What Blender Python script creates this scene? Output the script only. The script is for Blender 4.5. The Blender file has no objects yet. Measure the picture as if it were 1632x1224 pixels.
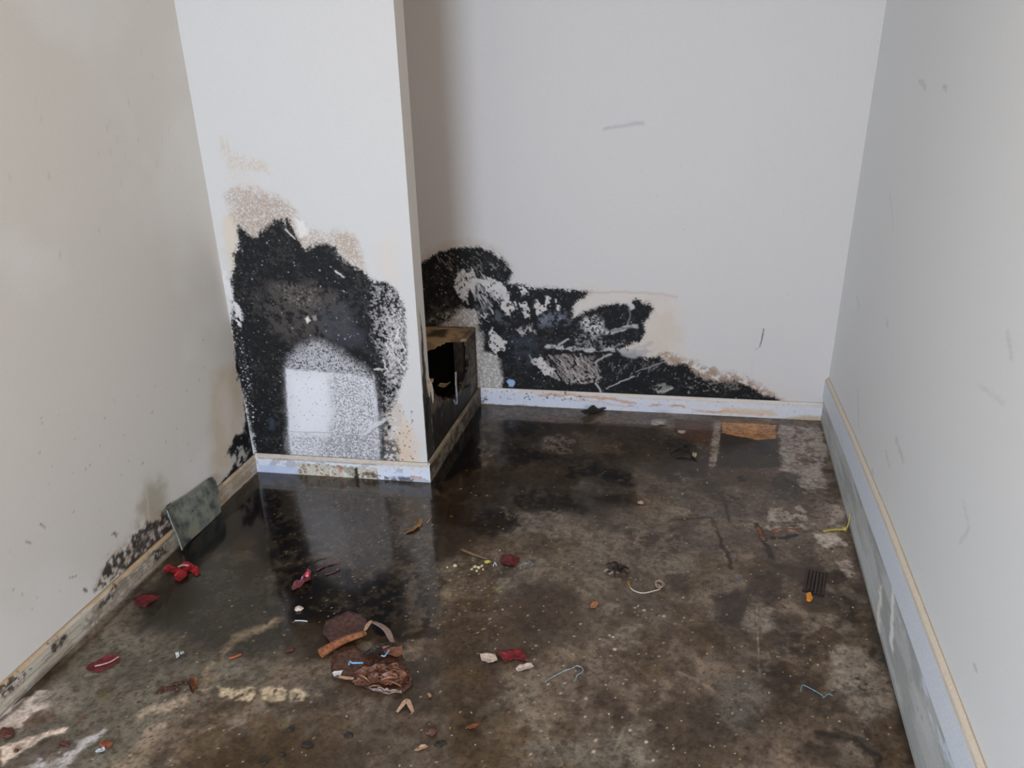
import bpy, bmesh, math, random
import numpy as np
from mathutils import Vector, Matrix

# ------------------------------------------------------------------ camera, light, exposure
scene = bpy.context.scene
COL = scene.collection
scene.view_settings.view_transform = 'Standard'
scene.view_settings.look = 'None'
scene.view_settings.gamma = 1.0
scene.view_settings.use_curve_mapping = False
scene.view_settings.exposure = 0.13

cam_data = bpy.data.cameras.new('camera')
cam_data.sensor_fit = 'HORIZONTAL'
cam_data.sensor_width = 36.0
cam_data.lens = 36.0 * 1249.0 / 1632.0
cam_data.clip_start = 0.02
cam = bpy.data.objects.new('camera', cam_data)
COL.objects.link(cam)
RIGHT = Vector(( 0.97280277,  0.23066114, -0.02121818))
DOWN  = Vector(( 0.07375349, -0.39527632, -0.91559656))
FWD   = Vector((-0.21957959,  0.88912995, -0.40153796))
cam.matrix_world = Matrix(((RIGHT.x, -DOWN.x, -FWD.x, 0.0),
                           (RIGHT.y, -DOWN.y, -FWD.y, 0.0),
                           (RIGHT.z, -DOWN.z, -FWD.z, 1.5),
                           (0, 0, 0, 1)))
scene.camera = cam

world = bpy.data.worlds.new('overcast_sky')
scene.world = world
world.use_nodes = True
world.node_tree.nodes['Background'].inputs['Color'].default_value = (0.80, 0.90, 1.0, 1)
world.node_tree.nodes['Background'].inputs['Strength'].default_value = 0.4

def area_light(name, loc, rot, sx, sy, power, color):
    d = bpy.data.lights.new(name, 'AREA')
    d.shape = 'RECTANGLE'; d.size = sx; d.size_y = sy
    d.energy = power; d.color = color
    o = bpy.data.objects.new(name, d)
    COL.objects.link(o)
    o.location = loc; o.rotation_euler = rot
    return o

# daylight coming in through the open doorway behind the camera
area_light('doorway_daylight', (-0.73, -2.2, 1.04), (math.radians(90), 0, 0), 1.06, 2.0, 92.0, (0.78, 0.92, 1.13))
# unseen warm fill added near the ceiling to lift the side walls
area_light('warm_fill', (0.1, 0.3, 2.35), (math.radians(20), math.radians(10), 0), 0.35, 0.35, 10.0, (1.0, 0.66, 0.32))

# ------------------------------------------------------------------ numpy noise and painting
def lin(c):
    c = np.asarray(c, dtype=np.float64) / 255.0
    return np.where(c <= 0.04045, c / 12.92, ((c + 0.055) / 1.055) ** 2.4)

def _hash(ix, iy, seed):
    h = np.sin(ix * 127.1 + iy * 311.7 + seed * 74.73) * 43758.5453
    return h - np.floor(h)

def vnoise(x, y, seed=0):
    ix = np.floor(x); iy = np.floor(y)
    fx = x - ix; fy = y - iy
    fx = fx * fx * (3 - 2 * fx); fy = fy * fy * (3 - 2 * fy)
    a = _hash(ix, iy, seed); b = _hash(ix + 1, iy, seed)
    c = _hash(ix, iy + 1, seed); d = _hash(ix + 1, iy + 1, seed)
    return (a * (1 - fx) + b * fx) * (1 - fy) + (c * (1 - fx) + d * fx) * fy

def fbm(x, y, freq, seed=0, octaves=4, gain=0.55):
    t = np.zeros_like(x); amp = 1.0; tot = 0.0
    c, s = math.cos(0.6), math.sin(0.6)
    X, Y = x * freq + 13.7 * seed, y * freq - 7.1 * seed
    for i in range(octaves):
        t += amp * vnoise(X, Y, seed + i)
        tot += amp; amp *= gain
        X, Y = (X * c - Y * s) * 2.03, (X * s + Y * c) * 2.03
    t /= tot
    return np.clip(0.5 + (t - 0.5) * 1.9, 0, 1)

def sstep(a, b, x):
    t = np.clip((x - a) / (b - a), 0, 1)
    return t * t * (3 - 2 * t)

def seg_dist(X, Y, ax, ay, bx, by):
    dx, dy = bx - ax, by - ay
    L = dx * dx + dy * dy + 1e-12
    t = np.clip(((X - ax) * dx + (Y - ay) * dy) / L, 0, 1)
    return (X - ax - t * dx) ** 2 + (Y - ay - t * dy) ** 2

class Canvas:
    """A surface in metres (u, v); strokes of dirt, mould and wear are laid into its own colour."""
    def __init__(self, us, vs, base, gain):
        self.u = np.asarray(us, dtype=np.float64); self.v = np.asarray(vs, dtype=np.float64)
        self.U, self.V = np.meshgrid(self.u, self.v, indexing='ij')
        self.gain = gain
        self.C = np.empty(self.U.shape + (3,)); self.C[:] = lin(base) * gain
        self.W = np.zeros(self.U.shape)
    def _box(self, pts, m):
        p = np.asarray(pts)
        i0 = max(np.searchsorted(self.u, p[:, 0].min() - m) - 1, 0); i1 = np.searchsorted(self.u, p[:, 0].max() + m) + 1
        j0 = max(np.searchsorted(self.v, p[:, 1].min() - m) - 1, 0); j1 = np.searchsorted(self.v, p[:, 1].max() + m) + 1
        return slice(i0, i1), slice(j0, j1)
    def _put(self, sl, m, c, wet):
        if c is not None:
            self.C[sl] = self.C[sl] * (1 - m[..., None]) + (lin(c) * self.gain) * m[..., None]
        if wet is not None:
            self.W[sl] = self.W[sl] * (1 - m) + wet * m
    def _mask(self, sl, d, soft, a, spk, X, Y, seed, inner):
        if inner:                                           # long feathering towards the middle
            m = sstep(soft, -inner, d)
        else:
            m = sstep(soft, -soft, d)
        m = m * a
        if spk:
            f, th, w = spk
            m = m * sstep(th - w, th + w, fbm(X, Y, f, seed + 5, 3, 0.65))
        return m
    def poly(self, pts, c, soft=0.004, warp=0.008, freq=30, a=1.0, spk=None, wet=None, seed=1, inner=0, grow=0.0, fray=0.0):
        sl = self._box(pts, soft + warp * 2 + abs(grow) + fray + 0.01)
        X, Y = self.U[sl], self.V[sl]
        if X.size == 0: return
        Xw = X + warp * 2 * (fbm(X, Y, freq, seed) - 0.5); Yw = Y + warp * 2 * (fbm(X, Y, freq, seed + 31) - 0.5)
        n = len(pts); d2 = np.full(X.shape, 1e9); ins = np.zeros(X.shape, dtype=bool)
        for i in range(n):
            ax, ay = pts[i]; bx, by = pts[(i + 1) % n]
            d2 = np.minimum(d2, seg_dist(Xw, Yw, ax, ay, bx, by))
            if ay != by:
                cond = (ay > Yw) != (by > Yw)
                ins ^= cond & (Xw < (bx - ax) * (Yw - ay) / (by - ay) + ax)
        d = np.sqrt(d2) * np.where(ins, -1, 1) - grow
        if fray:
            d = d + fray * 2 * (fbm(X, Y, 260, seed + 9, 2) - 0.5)
        self._put(sl, self._mask(sl, d, soft, a, spk, X, Y, seed, inner), c, wet)
    def line(self, pts, w, c, soft=0.002, warp=0.003, freq=60, a=1.0, spk=None, wet=None, seed=2, inner=0):
        sl = self._box(pts, w + soft + warp * 2 + 0.01)
        X, Y = self.U[sl], self.V[sl]
        if X.size == 0: return
        Xw = X + warp * 2 * (fbm(X, Y, freq, seed) - 0.5); Yw = Y + warp * 2 * (fbm(X, Y, freq, seed + 31) - 0.5)
        d2 = np.full(X.shape, 1e9)
        for i in range(len(pts) - 1):
            d2 = np.minimum(d2, seg_dist(Xw, Yw, *pts[i], *pts[i + 1]))
        d = np.sqrt(d2) - w / 2
        self._put(sl, self._mask(sl, d, soft, a, spk, X, Y, seed, inner), c, wet)
    def dots(self, pts, n, r, c, a=1.0, seed=3, soft=0.6):
        """small round specks strewn inside a polygon"""
        rng = random.Random(seed); p = np.asarray(pts)
        lo, hi = p.min(0), p.max(0)
        for k in range(n):
            for t in range(30):
                x, y = rng.uniform(lo[0], hi[0]), rng.uniform(lo[1], hi[1])
                if inside(x, y, pts): break
            else: continue
            rr = r[0] + (r[1] - r[0]) * rng.random() ** 2.5
            ang = rng.uniform(0, 3.14); e = rng.uniform(0.55, 1.0)
            sl = self._box([(x, y)], rr * 2)
            X, Y = self.U[sl] - x, self.V[sl] - y
            A = X * math.cos(ang) + Y * math.sin(ang); B = (-X * math.sin(ang) + Y * math.cos(ang)) / e
            self._put(sl, a * sstep(rr * (1 + soft), rr * (1 - soft), np.sqrt(A * A + B * B)), c, None)
    def wash(self, c, freq, th, w, a=1.0, seed=4, octaves=4, wet=None):
        m = a * sstep(th - w, th + w, fbm(self.U, self.V, freq, seed, octaves))
        self._put((slice(None), slice(None)), m, c, wet)

def inside(x, y, pts):
    r = False; n = len(pts)
    for i in range(n):
        ax, ay = pts[i]; bx, by = pts[(i + 1) % n]
        if (ay > y) != (by > y) and x < (bx - ax) * (y - ay) / (by - ay) + ax: r = not r
    return r

def steps(*parts):
    """piecewise even spacing: steps(a, step, b, step, c ...)"""
    out = [parts[0]]
    for k in range(1, len(parts) - 1, 2):
        st, b = parts[k], parts[k + 1]; a = out[-1]
        n = max(1, int(round((b - a) / st)))
        out += [a + (b - a) * i / n for i in range(1, n + 1)]
    return out

# ------------------------------------------------------------------ mesh building
def tag(o, label=None, cat=None, group=None, kind=None):
    if label: o['label'] = label
    if cat: o['category'] = cat
    if group: o['group'] = group
    if kind: o['kind'] = kind
    return o

def painted(name, panels, boxes, mat, parent=None, kind='structure', base=(0.7, 0.7, 0.7)):
    """panels: (canvas, point function, flip); boxes: eight corners each, plain coloured; one mesh object"""
    VV, FF, CC = [], [], []; off = 0
    for cv, fn, flip in panels:
        P = np.stack(fn(cv.U, cv.V), -1).reshape(-1, 3)
        n, m = cv.U.shape
        i = np.arange(n - 1)[:, None] * m + np.arange(m - 1)[None, :]
        q = np.stack([i, i + m, i + m + 1, i + 1], -1).reshape(-1, 4)
        if flip: q = q[:, ::-1]
        VV.append(P); FF.append(q + off); off += len(P)
        CC.append(np.concatenate([np.clip(cv.C, 0.002, 0.95), cv.W[..., None]], -1).reshape(-1, 4))
    for b in boxes:
        b = np.array(b, dtype=np.float64)
        VV.append(b); FF.append(np.array([[0, 3, 2, 1], [4, 5, 6, 7], [0, 1, 5, 4], [1, 2, 6, 5], [2, 3, 7, 6], [3, 0, 4, 7]]) + off); off += 8
        CC.append(np.tile(np.array([*base, 0.0]), (8, 1)))
    V = np.concatenate(VV); F = np.concatenate(FF); Cc = np.concatenate(CC)
    me = bpy.data.meshes.new(name)
    me.vertices.add(len(V)); me.vertices.foreach_set('co', V.astype(np.float32).ravel())
    me.loops.add(F.size); me.loops.foreach_set('vertex_index', F.astype(np.int32).ravel())
    me.polygons.add(len(F)); me.polygons.foreach_set('loop_start', np.arange(0, F.size, 4, dtype=np.int32))
    me.update(calc_edges=True)
    at = me.color_attributes.new('Paint', 'FLOAT_COLOR', 'POINT')
    at.data.foreach_set('color', Cc.astype(np.float32).ravel())
    me.materials.append(mat)
    o = bpy.data.objects.new(name, me); COL.objects.link(o)
    if parent: o.parent = parent
    if kind: o['kind'] = kind
    return o

def box8(x0, x1, y0, y1, z0, z1):
    return [(x0, y0, z0), (x1, y0, z0), (x1, y1, z0), (x0, y1, z0), (x0, y0, z1), (x1, y0, z1), (x1, y1, z1), (x0, y1, z1)]

def link(name, bm, mat, parent=None, smooth=False):
    me = bpy.data.meshes.new(name)
    bmesh.ops.recalc_face_normals(bm, faces=bm.faces)
    bm.to_mesh(me); bm.free()
    if smooth or 'scrap' in mat.name:
        for p in me.polygons: p.use_smooth = True
    me.materials.append(mat)
    o = bpy.data.objects.new(name, me); COL.objects.link(o)
    if parent: o.parent = parent
    return o

def empty(name, loc=(0, 0, 0)):
    o = bpy.data.objects.new(name, None); COL.objects.link(o)
    o.location = loc; o.empty_display_size = 0.03
    return o

def attach(child, root):
    child.parent = root
    child.matrix_parent_inverse = Matrix.Translation(-root.location)

def sheet_bm(outline, thick=0.0012, lift=0.006, bump=0.003, seed=0, rings=5, z0=0.0, dens=0.006, fold=None):
    """a torn flat piece lying on the floor: outline in metres, edges curling up, both faces and a rim"""
    rng = random.Random(seed)
    pts = []
    n = len(outline)
    for i in range(n):
        a, b = Vector(outline[i]), Vector(outline[(i + 1) % n])
        k = max(1, int((b - a).length / dens))
        for j in range(k):
            p = a.lerp(b, j / k)
            if j: p += Vector((rng.uniform(-1, 1), rng.uniform(-1, 1))) * dens * 0.16
            pts.append(p)
    c = sum(pts, Vector((0, 0))) / len(pts)
    ph = [rng.uniform(0, 6.28) for _ in range(6)]
    def hz(p, r):
        x, y = p.x, p.y
        w = (math.sin(x * 170 + ph[0]) * math.sin(y * 150 + ph[1]) + 0.6 * math.sin((x + y) * 310 + ph[2]) * math.sin((x - y) * 280 + ph[3]) + 1.3) / 2.9
        ang = math.atan2(y - c.y, x - c.x)
        e = lift * r ** 3 * (0.5 + 0.5 * math.sin(2 * ang + ph[4]) * math.sin(ang + ph[5]))
        z = z0 + bump * max(0.0, w) + max(0.0, e)
        if fold: z += fold(p)
        return z
    bm = bmesh.new(); top = []; bot = []
    for k in range(rings):
        r = 1 - k / rings
        rt, rb = [], []
        for p in pts:
            q = c + (p - c) * r; z = hz(q, r)
            rt.append(bm.verts.new((q.x, q.y, z + thick))); rb.append(bm.verts.new((q.x, q.y, z)))
        top.append(rt); bot.append(rb)
    zc = hz(c, 0)
    ct, cb = bm.verts.new((c.x, c.y, zc + thick)), bm.verts.new((c.x, c.y, zc))
    N = len(pts)
    for i in range(N):
        j = (i + 1) % N
        for k in range(rings - 1):
            bm.faces.new((top[k][i], top[k][j], top[k + 1][j], top[k + 1][i]))
            bm.faces.new((bot[k][j], bot[k][i], bot[k + 1][i], bot[k + 1][j]))
        bm.faces.new((top[-1][i], top[-1][j], ct)); bm.faces.new((bot[-1][j], bot[-1][i], cb))
        bm.faces.new((top[0][j], top[0][i], bot[0][i], bot[0][j]))
    return bm

def smooth_path(pts, k=4):
    """Catmull-Rom through 3D points"""
    P = [Vector(p) for p in pts]
    if len(P) < 3: return P
    Q = [P[0] * 2 - P[1]] + P + [P[-1] * 2 - P[-2]]; out = []
    for i in range(1, len(Q) - 2):
        for j in range(k):
            t = j / k
            out.append(0.5 * (2 * Q[i] + (Q[i + 1] - Q[i - 1]) * t + (2 * Q[i - 1] - 5 * Q[i] + 4 * Q[i + 1] - Q[i + 2]) * t * t + (3 * Q[i] - Q[i - 1] - 3 * Q[i + 1] + Q[i + 2]) * t ** 3))
    out.append(P[-1]); return out

def tube_bm(pts, r, sides=6, taper=1.0, bm=None, smoothed=True):
    bm = bm or bmesh.new()
    P = smooth_path(pts) if smoothed else [Vector(p) for p in pts]
    prev = None; n = len(P); up = Vector((0, 0, 1))
    for i, p in enumerate(P):
        t = (P[min(i + 1, n - 1)] - P[max(i - 1, 0)]).normalized()
        s = t.cross(up)
        if s.length < 1e-4: s = t.cross(Vector((1, 0, 0)))
        s.normalize(); u = s.cross(t)
        rr = r * (1 + (taper - 1) * i / max(1, n - 1))
        ring = [bm.verts.new(p + (s * math.cos(a) + u * math.sin(a)) * rr) for a in (6.2832 * k / sides for k in range(sides))]
        if prev:
            for k in range(sides): bm.faces.new((prev[k], prev[(k + 1) % sides], ring[(k + 1) % sides], ring[k]))
        else: bm.faces.new(ring[::-1])
        prev = ring
    bm.faces.new(prev)
    return bm

def ribbon_bm(pts, w, thick, bank=0.0, bm=None):
    """flat strip following 3D points, width w in the floor plane tilted by bank"""
    bm = bm or bmesh.new(); P = smooth_path(pts); n = len(P); prev = None
    for i, p in enumerate(P):
        t = (P[min(i + 1, n - 1)] - P[max(i - 1, 0)]).normalized()
        s = t.cross(Vector((0, 0, 1))).normalized()
        s = (s * math.cos(bank) + Vector((0, 0, 1)) * math.sin(bank))
        u = Vector((0, 0, 1)) * thick
        ww = w * (0.55 + 0.45 * math.sin(math.pi * min(1, max(0, (i + 0.6) / (n + 0.2))))) * 0.5
        ring = [bm.verts.new(p - s * ww), bm.verts.new(p + s * ww), bm.verts.new(p + s * ww + u), bm.verts.new(p - s * ww + u)]
        if prev:
            for k in range(4): bm.faces.new((prev[k], prev[(k + 1) % 4], ring[(k + 1) % 4], ring[k]))
        else: bm.faces.new(ring[::-1])
        prev = ring
    bm.faces.new(prev)
    return bm

def lump_bm(x, y, sx, sy, sz, seed=0, sub=2, z0=0.0, rot=0.0):
    rng = random.Random(seed)
    bm = bmesh.new(); bmesh.ops.create_icosphere(bm, subdivisions=sub, radius=1.0)
    ph = [rng.uniform(0, 6.28) for _ in range(6)]
    for v in bm.verts:
        d = v.co.normalized()
        k = 1 + 0.22 * math.sin(3.1 * d.x + ph[0]) * math.sin(2.7 * d.y + ph[1]) + 0.16 * math.sin(5.3 * d.z + ph[2] + 4 * d.x) + 0.1 * math.sin(7 * d.y + ph[3])
        v.co = d * k
    zmin = min(v.co.z for v in bm.verts) * 0.75
    for v in bm.verts:
        z = max(v.co.z, zmin) - zmin
        a, b = v.co.x * sx, v.co.y * sy
        v.co = Vector((x + a * math.cos(rot) - b * math.sin(rot), y + a * math.sin(rot) + b * math.cos(rot), z0 + z * sz))
    return bm

# ------------------------------------------------------------------ materials
def nodes(mat):
    mat.use_nodes = True
    nt = mat.node_tree; return nt, nt.nodes, nt.links, nt.nodes['Principled BSDF']

def paint_material(name, rough=0.6, fine=220.0, contrast=0.12, bump=0.15, spec=0.4, grain=900.0):
    m = bpy.data.materials.new(name); nt, N, L, b = nodes(m)
    at = N.new('ShaderNodeAttribute'); at.attribute_name = 'Paint'
    tc = N.new('ShaderNodeTexCoord')
    n1 = N.new('ShaderNodeTexNoise'); n1.inputs['Scale'].default_value = fine; n1.inputs['Detail'].default_value = 5; n1.inputs['Roughness'].default_value = 0.7
    L.new(tc.outputs['Object'], n1.inputs['Vector'])
    mr = N.new('ShaderNodeMapRange'); mr.inputs[1].default_value = 0.3; mr.inputs[2].default_value = 0.7
    mr.inputs[3].default_value = 1 - contrast; mr.inputs[4].default_value = 1 + contrast
    L.new(n1.outputs['Fac'], mr.inputs[0])
    mul = N.new('ShaderNodeVectorMath'); mul.operation = 'MULTIPLY'
    L.new(at.outputs['Color'], mul.inputs[0]); L.new(mr.outputs[0], mul.inputs[1])
    L.new(mul.outputs[0], b.inputs['Base Color'])
    b.inputs['Roughness'].default_value = rough; b.inputs['Specular IOR Level'].default_value = spec
    n2 = N.new('ShaderNodeTexNoise'); n2.inputs['Scale'].default_value = grain; n2.inputs['Detail'].default_value = 3
    L.new(tc.outputs['Object'], n2.inputs['Vector'])
    bp = N.new('ShaderNodeBump'); bp.inputs['Strength'].default_value = bump; bp.inputs['Distance'].default_value = 0.002
    L.new(n2.outputs['Fac'], bp.inputs['Height']); L.new(bp.outputs['Normal'], b.inputs['Normal'])
    return m, at, b, N, L

M_WALL, *_ = paint_material('painted_plasterboard', 0.62, 260, 0.035, 0.10, 0.3, 700)
M_BOARD, *_ = paint_material('weathered_board', 0.55, 180, 0.10, 0.20, 0.35, 300)
M_FLOOR, at_, b_, N_, L_ = paint_material('wet_stained_concrete', 0.5, 150, 0.30, 0.12, 0.25, 260)
# the water film: the Paint alpha says how wet
def floor_wet():
    r = N_.new('ShaderNodeMapRange'); r.inputs[3].default_value = 0.55; r.inputs[4].default_value = 0.22
    L_.new(at_.outputs['Alpha'], r.inputs[0]); L_.new(r.outputs[0], b_.inputs['Roughness'])
    L_.new(at_.outputs['Alpha'], b_.inputs['Coat Weight'])
    b_.inputs['Coat IOR'].default_value = 1.45
    tc = N_.new('ShaderNodeTexCoord')
    n = N_.new('ShaderNodeTexNoise'); n.inputs['Scale'].default_value = 35; n.inputs['Detail'].default_value = 6
    L_.new(tc.outputs['Object'], n.inputs['Vector'])
    q = N_.new('ShaderNodeMapRange'); q.inputs[1].default_value = 0.35; q.inputs[2].default_value = 0.75
    q.inputs[3].default_value = 0.03; q.inputs[4].default_value = 0.14
    L_.new(n.outputs['Fac'], q.inputs[0]); L_.new(q.outputs[0], b_.inputs['Coat Roughness'])
floor_wet()

_mats = {}
def mat(name, rgb, rough=0.5, var=0.25, scale=140.0, spec=0.5, trans=0.0, k=1.0, second=None):
    """plain thing material: colour broken up by noise"""
    if name in _mats: return _mats[name]
    m = bpy.data.materials.new(name); nt, N, L, b = nodes(m)
    c = lin(rgb) * k
    c2 = lin(second) * k if second else c * (1 - var)
    tc = N.new('ShaderNodeTexCoord'); n = N.new('ShaderNodeTexNoise'); n.inputs['Scale'].default_value = scale; n.inputs['Detail'].default_value = 5
    L.new(tc.outputs['Object'], n.inputs['Vector'])
    cr = N.new('ShaderNodeValToRGB'); cr.color_ramp.elements[0].position = 0.38; cr.color_ramp.elements[1].position = 0.62
    cr.color_ramp.elements[0].color = (*c2, 1); cr.color_ramp.elements[1].color = (*np.clip(c * (1 + var * 0.5), 0, 0.95), 1)
    L.new(n.outputs['Fac'], cr.inputs[0]); L.new(cr.outputs[0], b.inputs['Base Color'])
    b.inputs['Roughness'].default_value = rough; b.inputs['Specular IOR Level'].default_value = spec
    if trans: b.inputs['Transmission Weight'].default_value = trans
    bp = N.new('ShaderNodeBump'); bp.inputs['Strength'].default_value = 0.25; bp.inputs['Distance'].default_value = 0.001
    L.new(n.outputs['Fac'], bp.inputs['Height']); L.new(bp.outputs['Normal'], b.inputs['Normal'])
    _mats[name] = m
    return m

# ------------------------------------------------------------------ room layout in metres
XL, XR = -1.603, 0.562            # inner faces of the side walls
YREAR, ZTOP = -2.0, 2.5
def y_part(x): return 2.334 + (x + 1.603) * 0.0783      # front face of the partition wall
XP, TP = -0.918, 0.078                                   # its free end, its thickness
def y_back(x): return 3.159 + x * 0.0732                 # back wall
GW, GF, GB, GT = 1.15, 1.45, 1.2, 1.85                    # paint reflectances against the colours read off the photo

# ------------------------------------------------------------------ floor
FL = Canvas(steps(-1.64, 0.0036, 0.6), steps(-2.0, 0.15, 0.95, 0.0036, 3.3), (80, 70, 61), GF)
FL.W[:] = 0.45
# general mottling of the damp slab
FL.wash((100, 88, 76), 3.2, 0.54, 0.10, 0.8, 11)
FL.wash((58, 46, 37), 4.5, 0.60, 0.10, 0.8, 12, 5)
FL.wash((104, 97, 86), 9.0, 0.66, 0.08, 0.55, 13)
FL.wash((58, 45, 36), 18.0, 0.70, 0.06, 0.45, 14)
FL.wash((74, 57, 36), 7.0, 0.64, 0.08, 0.5, 15)
# left: greyer, cleaner slab
FL.poly([(-1.5792, 1.0898), (-1.5702, 1.3330), (-1.5703, 1.7146), (-1.2591, 1.8632), (-1.0159, 1.5259), (-0.9851, 1.3646), (-1.1370, 1.2881), (-1.2131, 1.0329), (-1.4689, 0.9771)], (88, 85, 77), 0.06, 0.05, 8, 0.75, seed=21)
FL.poly([(-1.5014, 1.7454), (-1.2706, 1.8437), (-1.0369, 1.5475), (-1.0521, 1.4193), (-1.2153, 1.4085), (-1.4491, 1.4603)], (50, 47, 43), 0.04, 0.03, 12, 0.95, seed=22, wet=0.9)
FL.poly([(-1.6068, 1.6275), (-1.5214, 1.7748), (-1.3361, 1.5945), (-1.4491, 1.4603)], (40, 37, 34), 0.04, 0.03, 12, 0.85, seed=23)
# black rot in front of the partition and along the left skirting
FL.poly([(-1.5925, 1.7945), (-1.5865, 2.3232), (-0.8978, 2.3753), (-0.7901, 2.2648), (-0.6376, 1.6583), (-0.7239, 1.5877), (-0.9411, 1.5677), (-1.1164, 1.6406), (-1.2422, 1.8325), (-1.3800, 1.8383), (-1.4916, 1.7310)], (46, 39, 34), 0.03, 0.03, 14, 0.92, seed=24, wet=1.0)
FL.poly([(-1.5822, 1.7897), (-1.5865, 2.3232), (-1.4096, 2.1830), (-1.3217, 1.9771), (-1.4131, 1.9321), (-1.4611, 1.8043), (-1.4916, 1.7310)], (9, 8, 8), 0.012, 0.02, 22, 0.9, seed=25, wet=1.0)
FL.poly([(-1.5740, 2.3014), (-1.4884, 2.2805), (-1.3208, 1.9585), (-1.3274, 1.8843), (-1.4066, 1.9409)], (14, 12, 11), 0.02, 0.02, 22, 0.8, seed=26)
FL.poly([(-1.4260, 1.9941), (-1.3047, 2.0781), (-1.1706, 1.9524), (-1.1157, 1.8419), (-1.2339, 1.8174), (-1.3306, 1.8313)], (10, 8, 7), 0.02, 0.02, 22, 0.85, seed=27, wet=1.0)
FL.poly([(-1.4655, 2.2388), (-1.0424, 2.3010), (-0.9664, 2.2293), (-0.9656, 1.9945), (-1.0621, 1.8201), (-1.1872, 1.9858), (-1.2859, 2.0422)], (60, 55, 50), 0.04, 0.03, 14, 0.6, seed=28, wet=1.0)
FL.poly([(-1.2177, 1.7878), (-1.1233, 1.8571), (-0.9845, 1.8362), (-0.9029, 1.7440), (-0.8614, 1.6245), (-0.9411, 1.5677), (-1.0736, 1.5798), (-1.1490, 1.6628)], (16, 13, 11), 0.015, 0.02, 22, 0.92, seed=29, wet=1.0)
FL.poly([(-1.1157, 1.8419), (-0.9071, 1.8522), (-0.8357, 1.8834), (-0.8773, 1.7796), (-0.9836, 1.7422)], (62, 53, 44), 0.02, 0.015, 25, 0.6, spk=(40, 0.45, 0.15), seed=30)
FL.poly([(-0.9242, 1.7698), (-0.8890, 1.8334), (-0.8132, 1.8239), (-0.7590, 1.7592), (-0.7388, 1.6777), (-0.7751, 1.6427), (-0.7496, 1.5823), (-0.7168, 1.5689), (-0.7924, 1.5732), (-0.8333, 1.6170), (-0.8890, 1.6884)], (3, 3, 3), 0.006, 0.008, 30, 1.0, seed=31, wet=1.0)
FL.poly([(-0.8435, 1.8493), (-0.7337, 1.8882), (-0.6300, 1.6076), (-0.7064, 1.5412), (-0.7582, 1.5805), (-0.7299, 1.6796)], (34, 27, 22), 0.015, 0.02, 25, 0.85, spk=(45, 0.36, 0.15), seed=32)
FL.poly([(-0.9382, 2.0368), (-0.8812, 2.1246), (-0.7388, 1.9034), (-0.7089, 1.8147), (-0.8024, 1.7952)], (40, 34, 28), 0.02, 0.02, 25, 0.7, seed=33, wet=1.0)
FL.poly([(-1.0407, 1.5732), (-0.8879, 1.6190), (-0.8045, 1.4721), (-0.9420, 1.4193), (-1.0380, 1.4957)], (40, 34, 29), 0.025, 0.02, 20, 0.75, seed=34)
FL.line([(-1.2177, 1.7878), (-1.0869, 1.6045), (-0.9940, 1.4556)], 0.02, (36, 30, 27), 0.012, 0.01, 20, 0.6)
# black pool along the low boxed ledge
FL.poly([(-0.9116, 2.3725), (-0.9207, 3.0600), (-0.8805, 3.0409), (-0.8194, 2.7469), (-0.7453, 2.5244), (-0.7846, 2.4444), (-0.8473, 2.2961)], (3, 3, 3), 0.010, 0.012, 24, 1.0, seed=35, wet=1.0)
FL.poly([(-0.8906, 2.3539), (-0.7469, 2.5489), (-0.6461, 2.4256), (-0.5679, 2.1126), (-0.6808, 1.9825), (-0.7388, 1.9034)], (48, 37, 31), 0.03, 0.03, 16, 0.9, seed=36)
FL.poly([(-0.8561, 2.2515), (-0.7498, 2.4513), (-0.5679, 2.3962), (-0.5148, 2.1235), (-0.6450, 2.0784), (-0.7731, 2.0706)], (40, 31, 27), 0.02, 0.02, 18, 0.8, spk=(30, 0.42, 0.15), seed=37)
FL.poly([(-0.6837, 2.2163), (-0.6148, 2.3002), (-0.5348, 2.2107), (-0.5311, 2.1201), (-0.6033, 2.0833), (-0.6858, 2.1071)], (28, 20, 17), 0.010, 0.022, 34, 0.9, spk=(42, 0.33, 0.14), seed=38)
# brown-black rot in the middle by the back wall
FL.poly([(-0.8117, 2.9760), (-0.1889, 3.0090), (-0.0303, 2.9572), (0.0975, 2.7160), (-0.0607, 2.5887), (-0.1694, 2.6386), (-0.1319, 2.3362), (-0.2986, 2.2824), (-0.5572, 2.2500), (-0.7266, 2.4560), (-0.7559, 2.7592)], (50, 41, 35), 0.03, 0.03, 12, 0.9, seed=39)
FL.poly([(-0.8495, 2.9061), (-0.7757, 2.9451), (-0.7022, 2.6818), (-0.7511, 2.6404)], (66, 61, 57), 0.012, 0.012, 26, 0.8, seed=40)
FL.poly([(-0.8507, 3.0599), (0.0158, 3.1220), (0.5307, 3.1597), (0.5255, 3.1113), (-0.0854, 3.0290), (-0.5034, 2.9605), (-0.8024, 2.9400)], (88, 78, 71), 0.012, 0.010, 20, 0.85, seed=41)
FL.poly([(-0.5662, 2.7962), (-0.5131, 2.8636), (-0.4402, 2.8207), (-0.4288, 2.7037), (-0.5359, 2.6827)], (106, 95, 86), 0.012, 0.012, 30, 0.75, spk=(60, 0.42, 0.15), seed=42)
FL.poly([(-0.4510, 2.8872), (-0.2696, 2.8993), (-0.2382, 2.7256), (-0.3851, 2.7123)], (76, 66, 57), 0.02, 0.02, 26, 0.75, seed=43)
FL.poly([(-0.7698, 2.9215), (-0.6664, 2.9537), (-0.5463, 2.9280), (-0.5304, 2.8429), (-0.6455, 2.7977), (-0.7390, 2.8197)], (20, 16, 14), 0.010, 0.022, 34, 0.9, spk=(42, 0.33, 0.14), seed=44)
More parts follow.
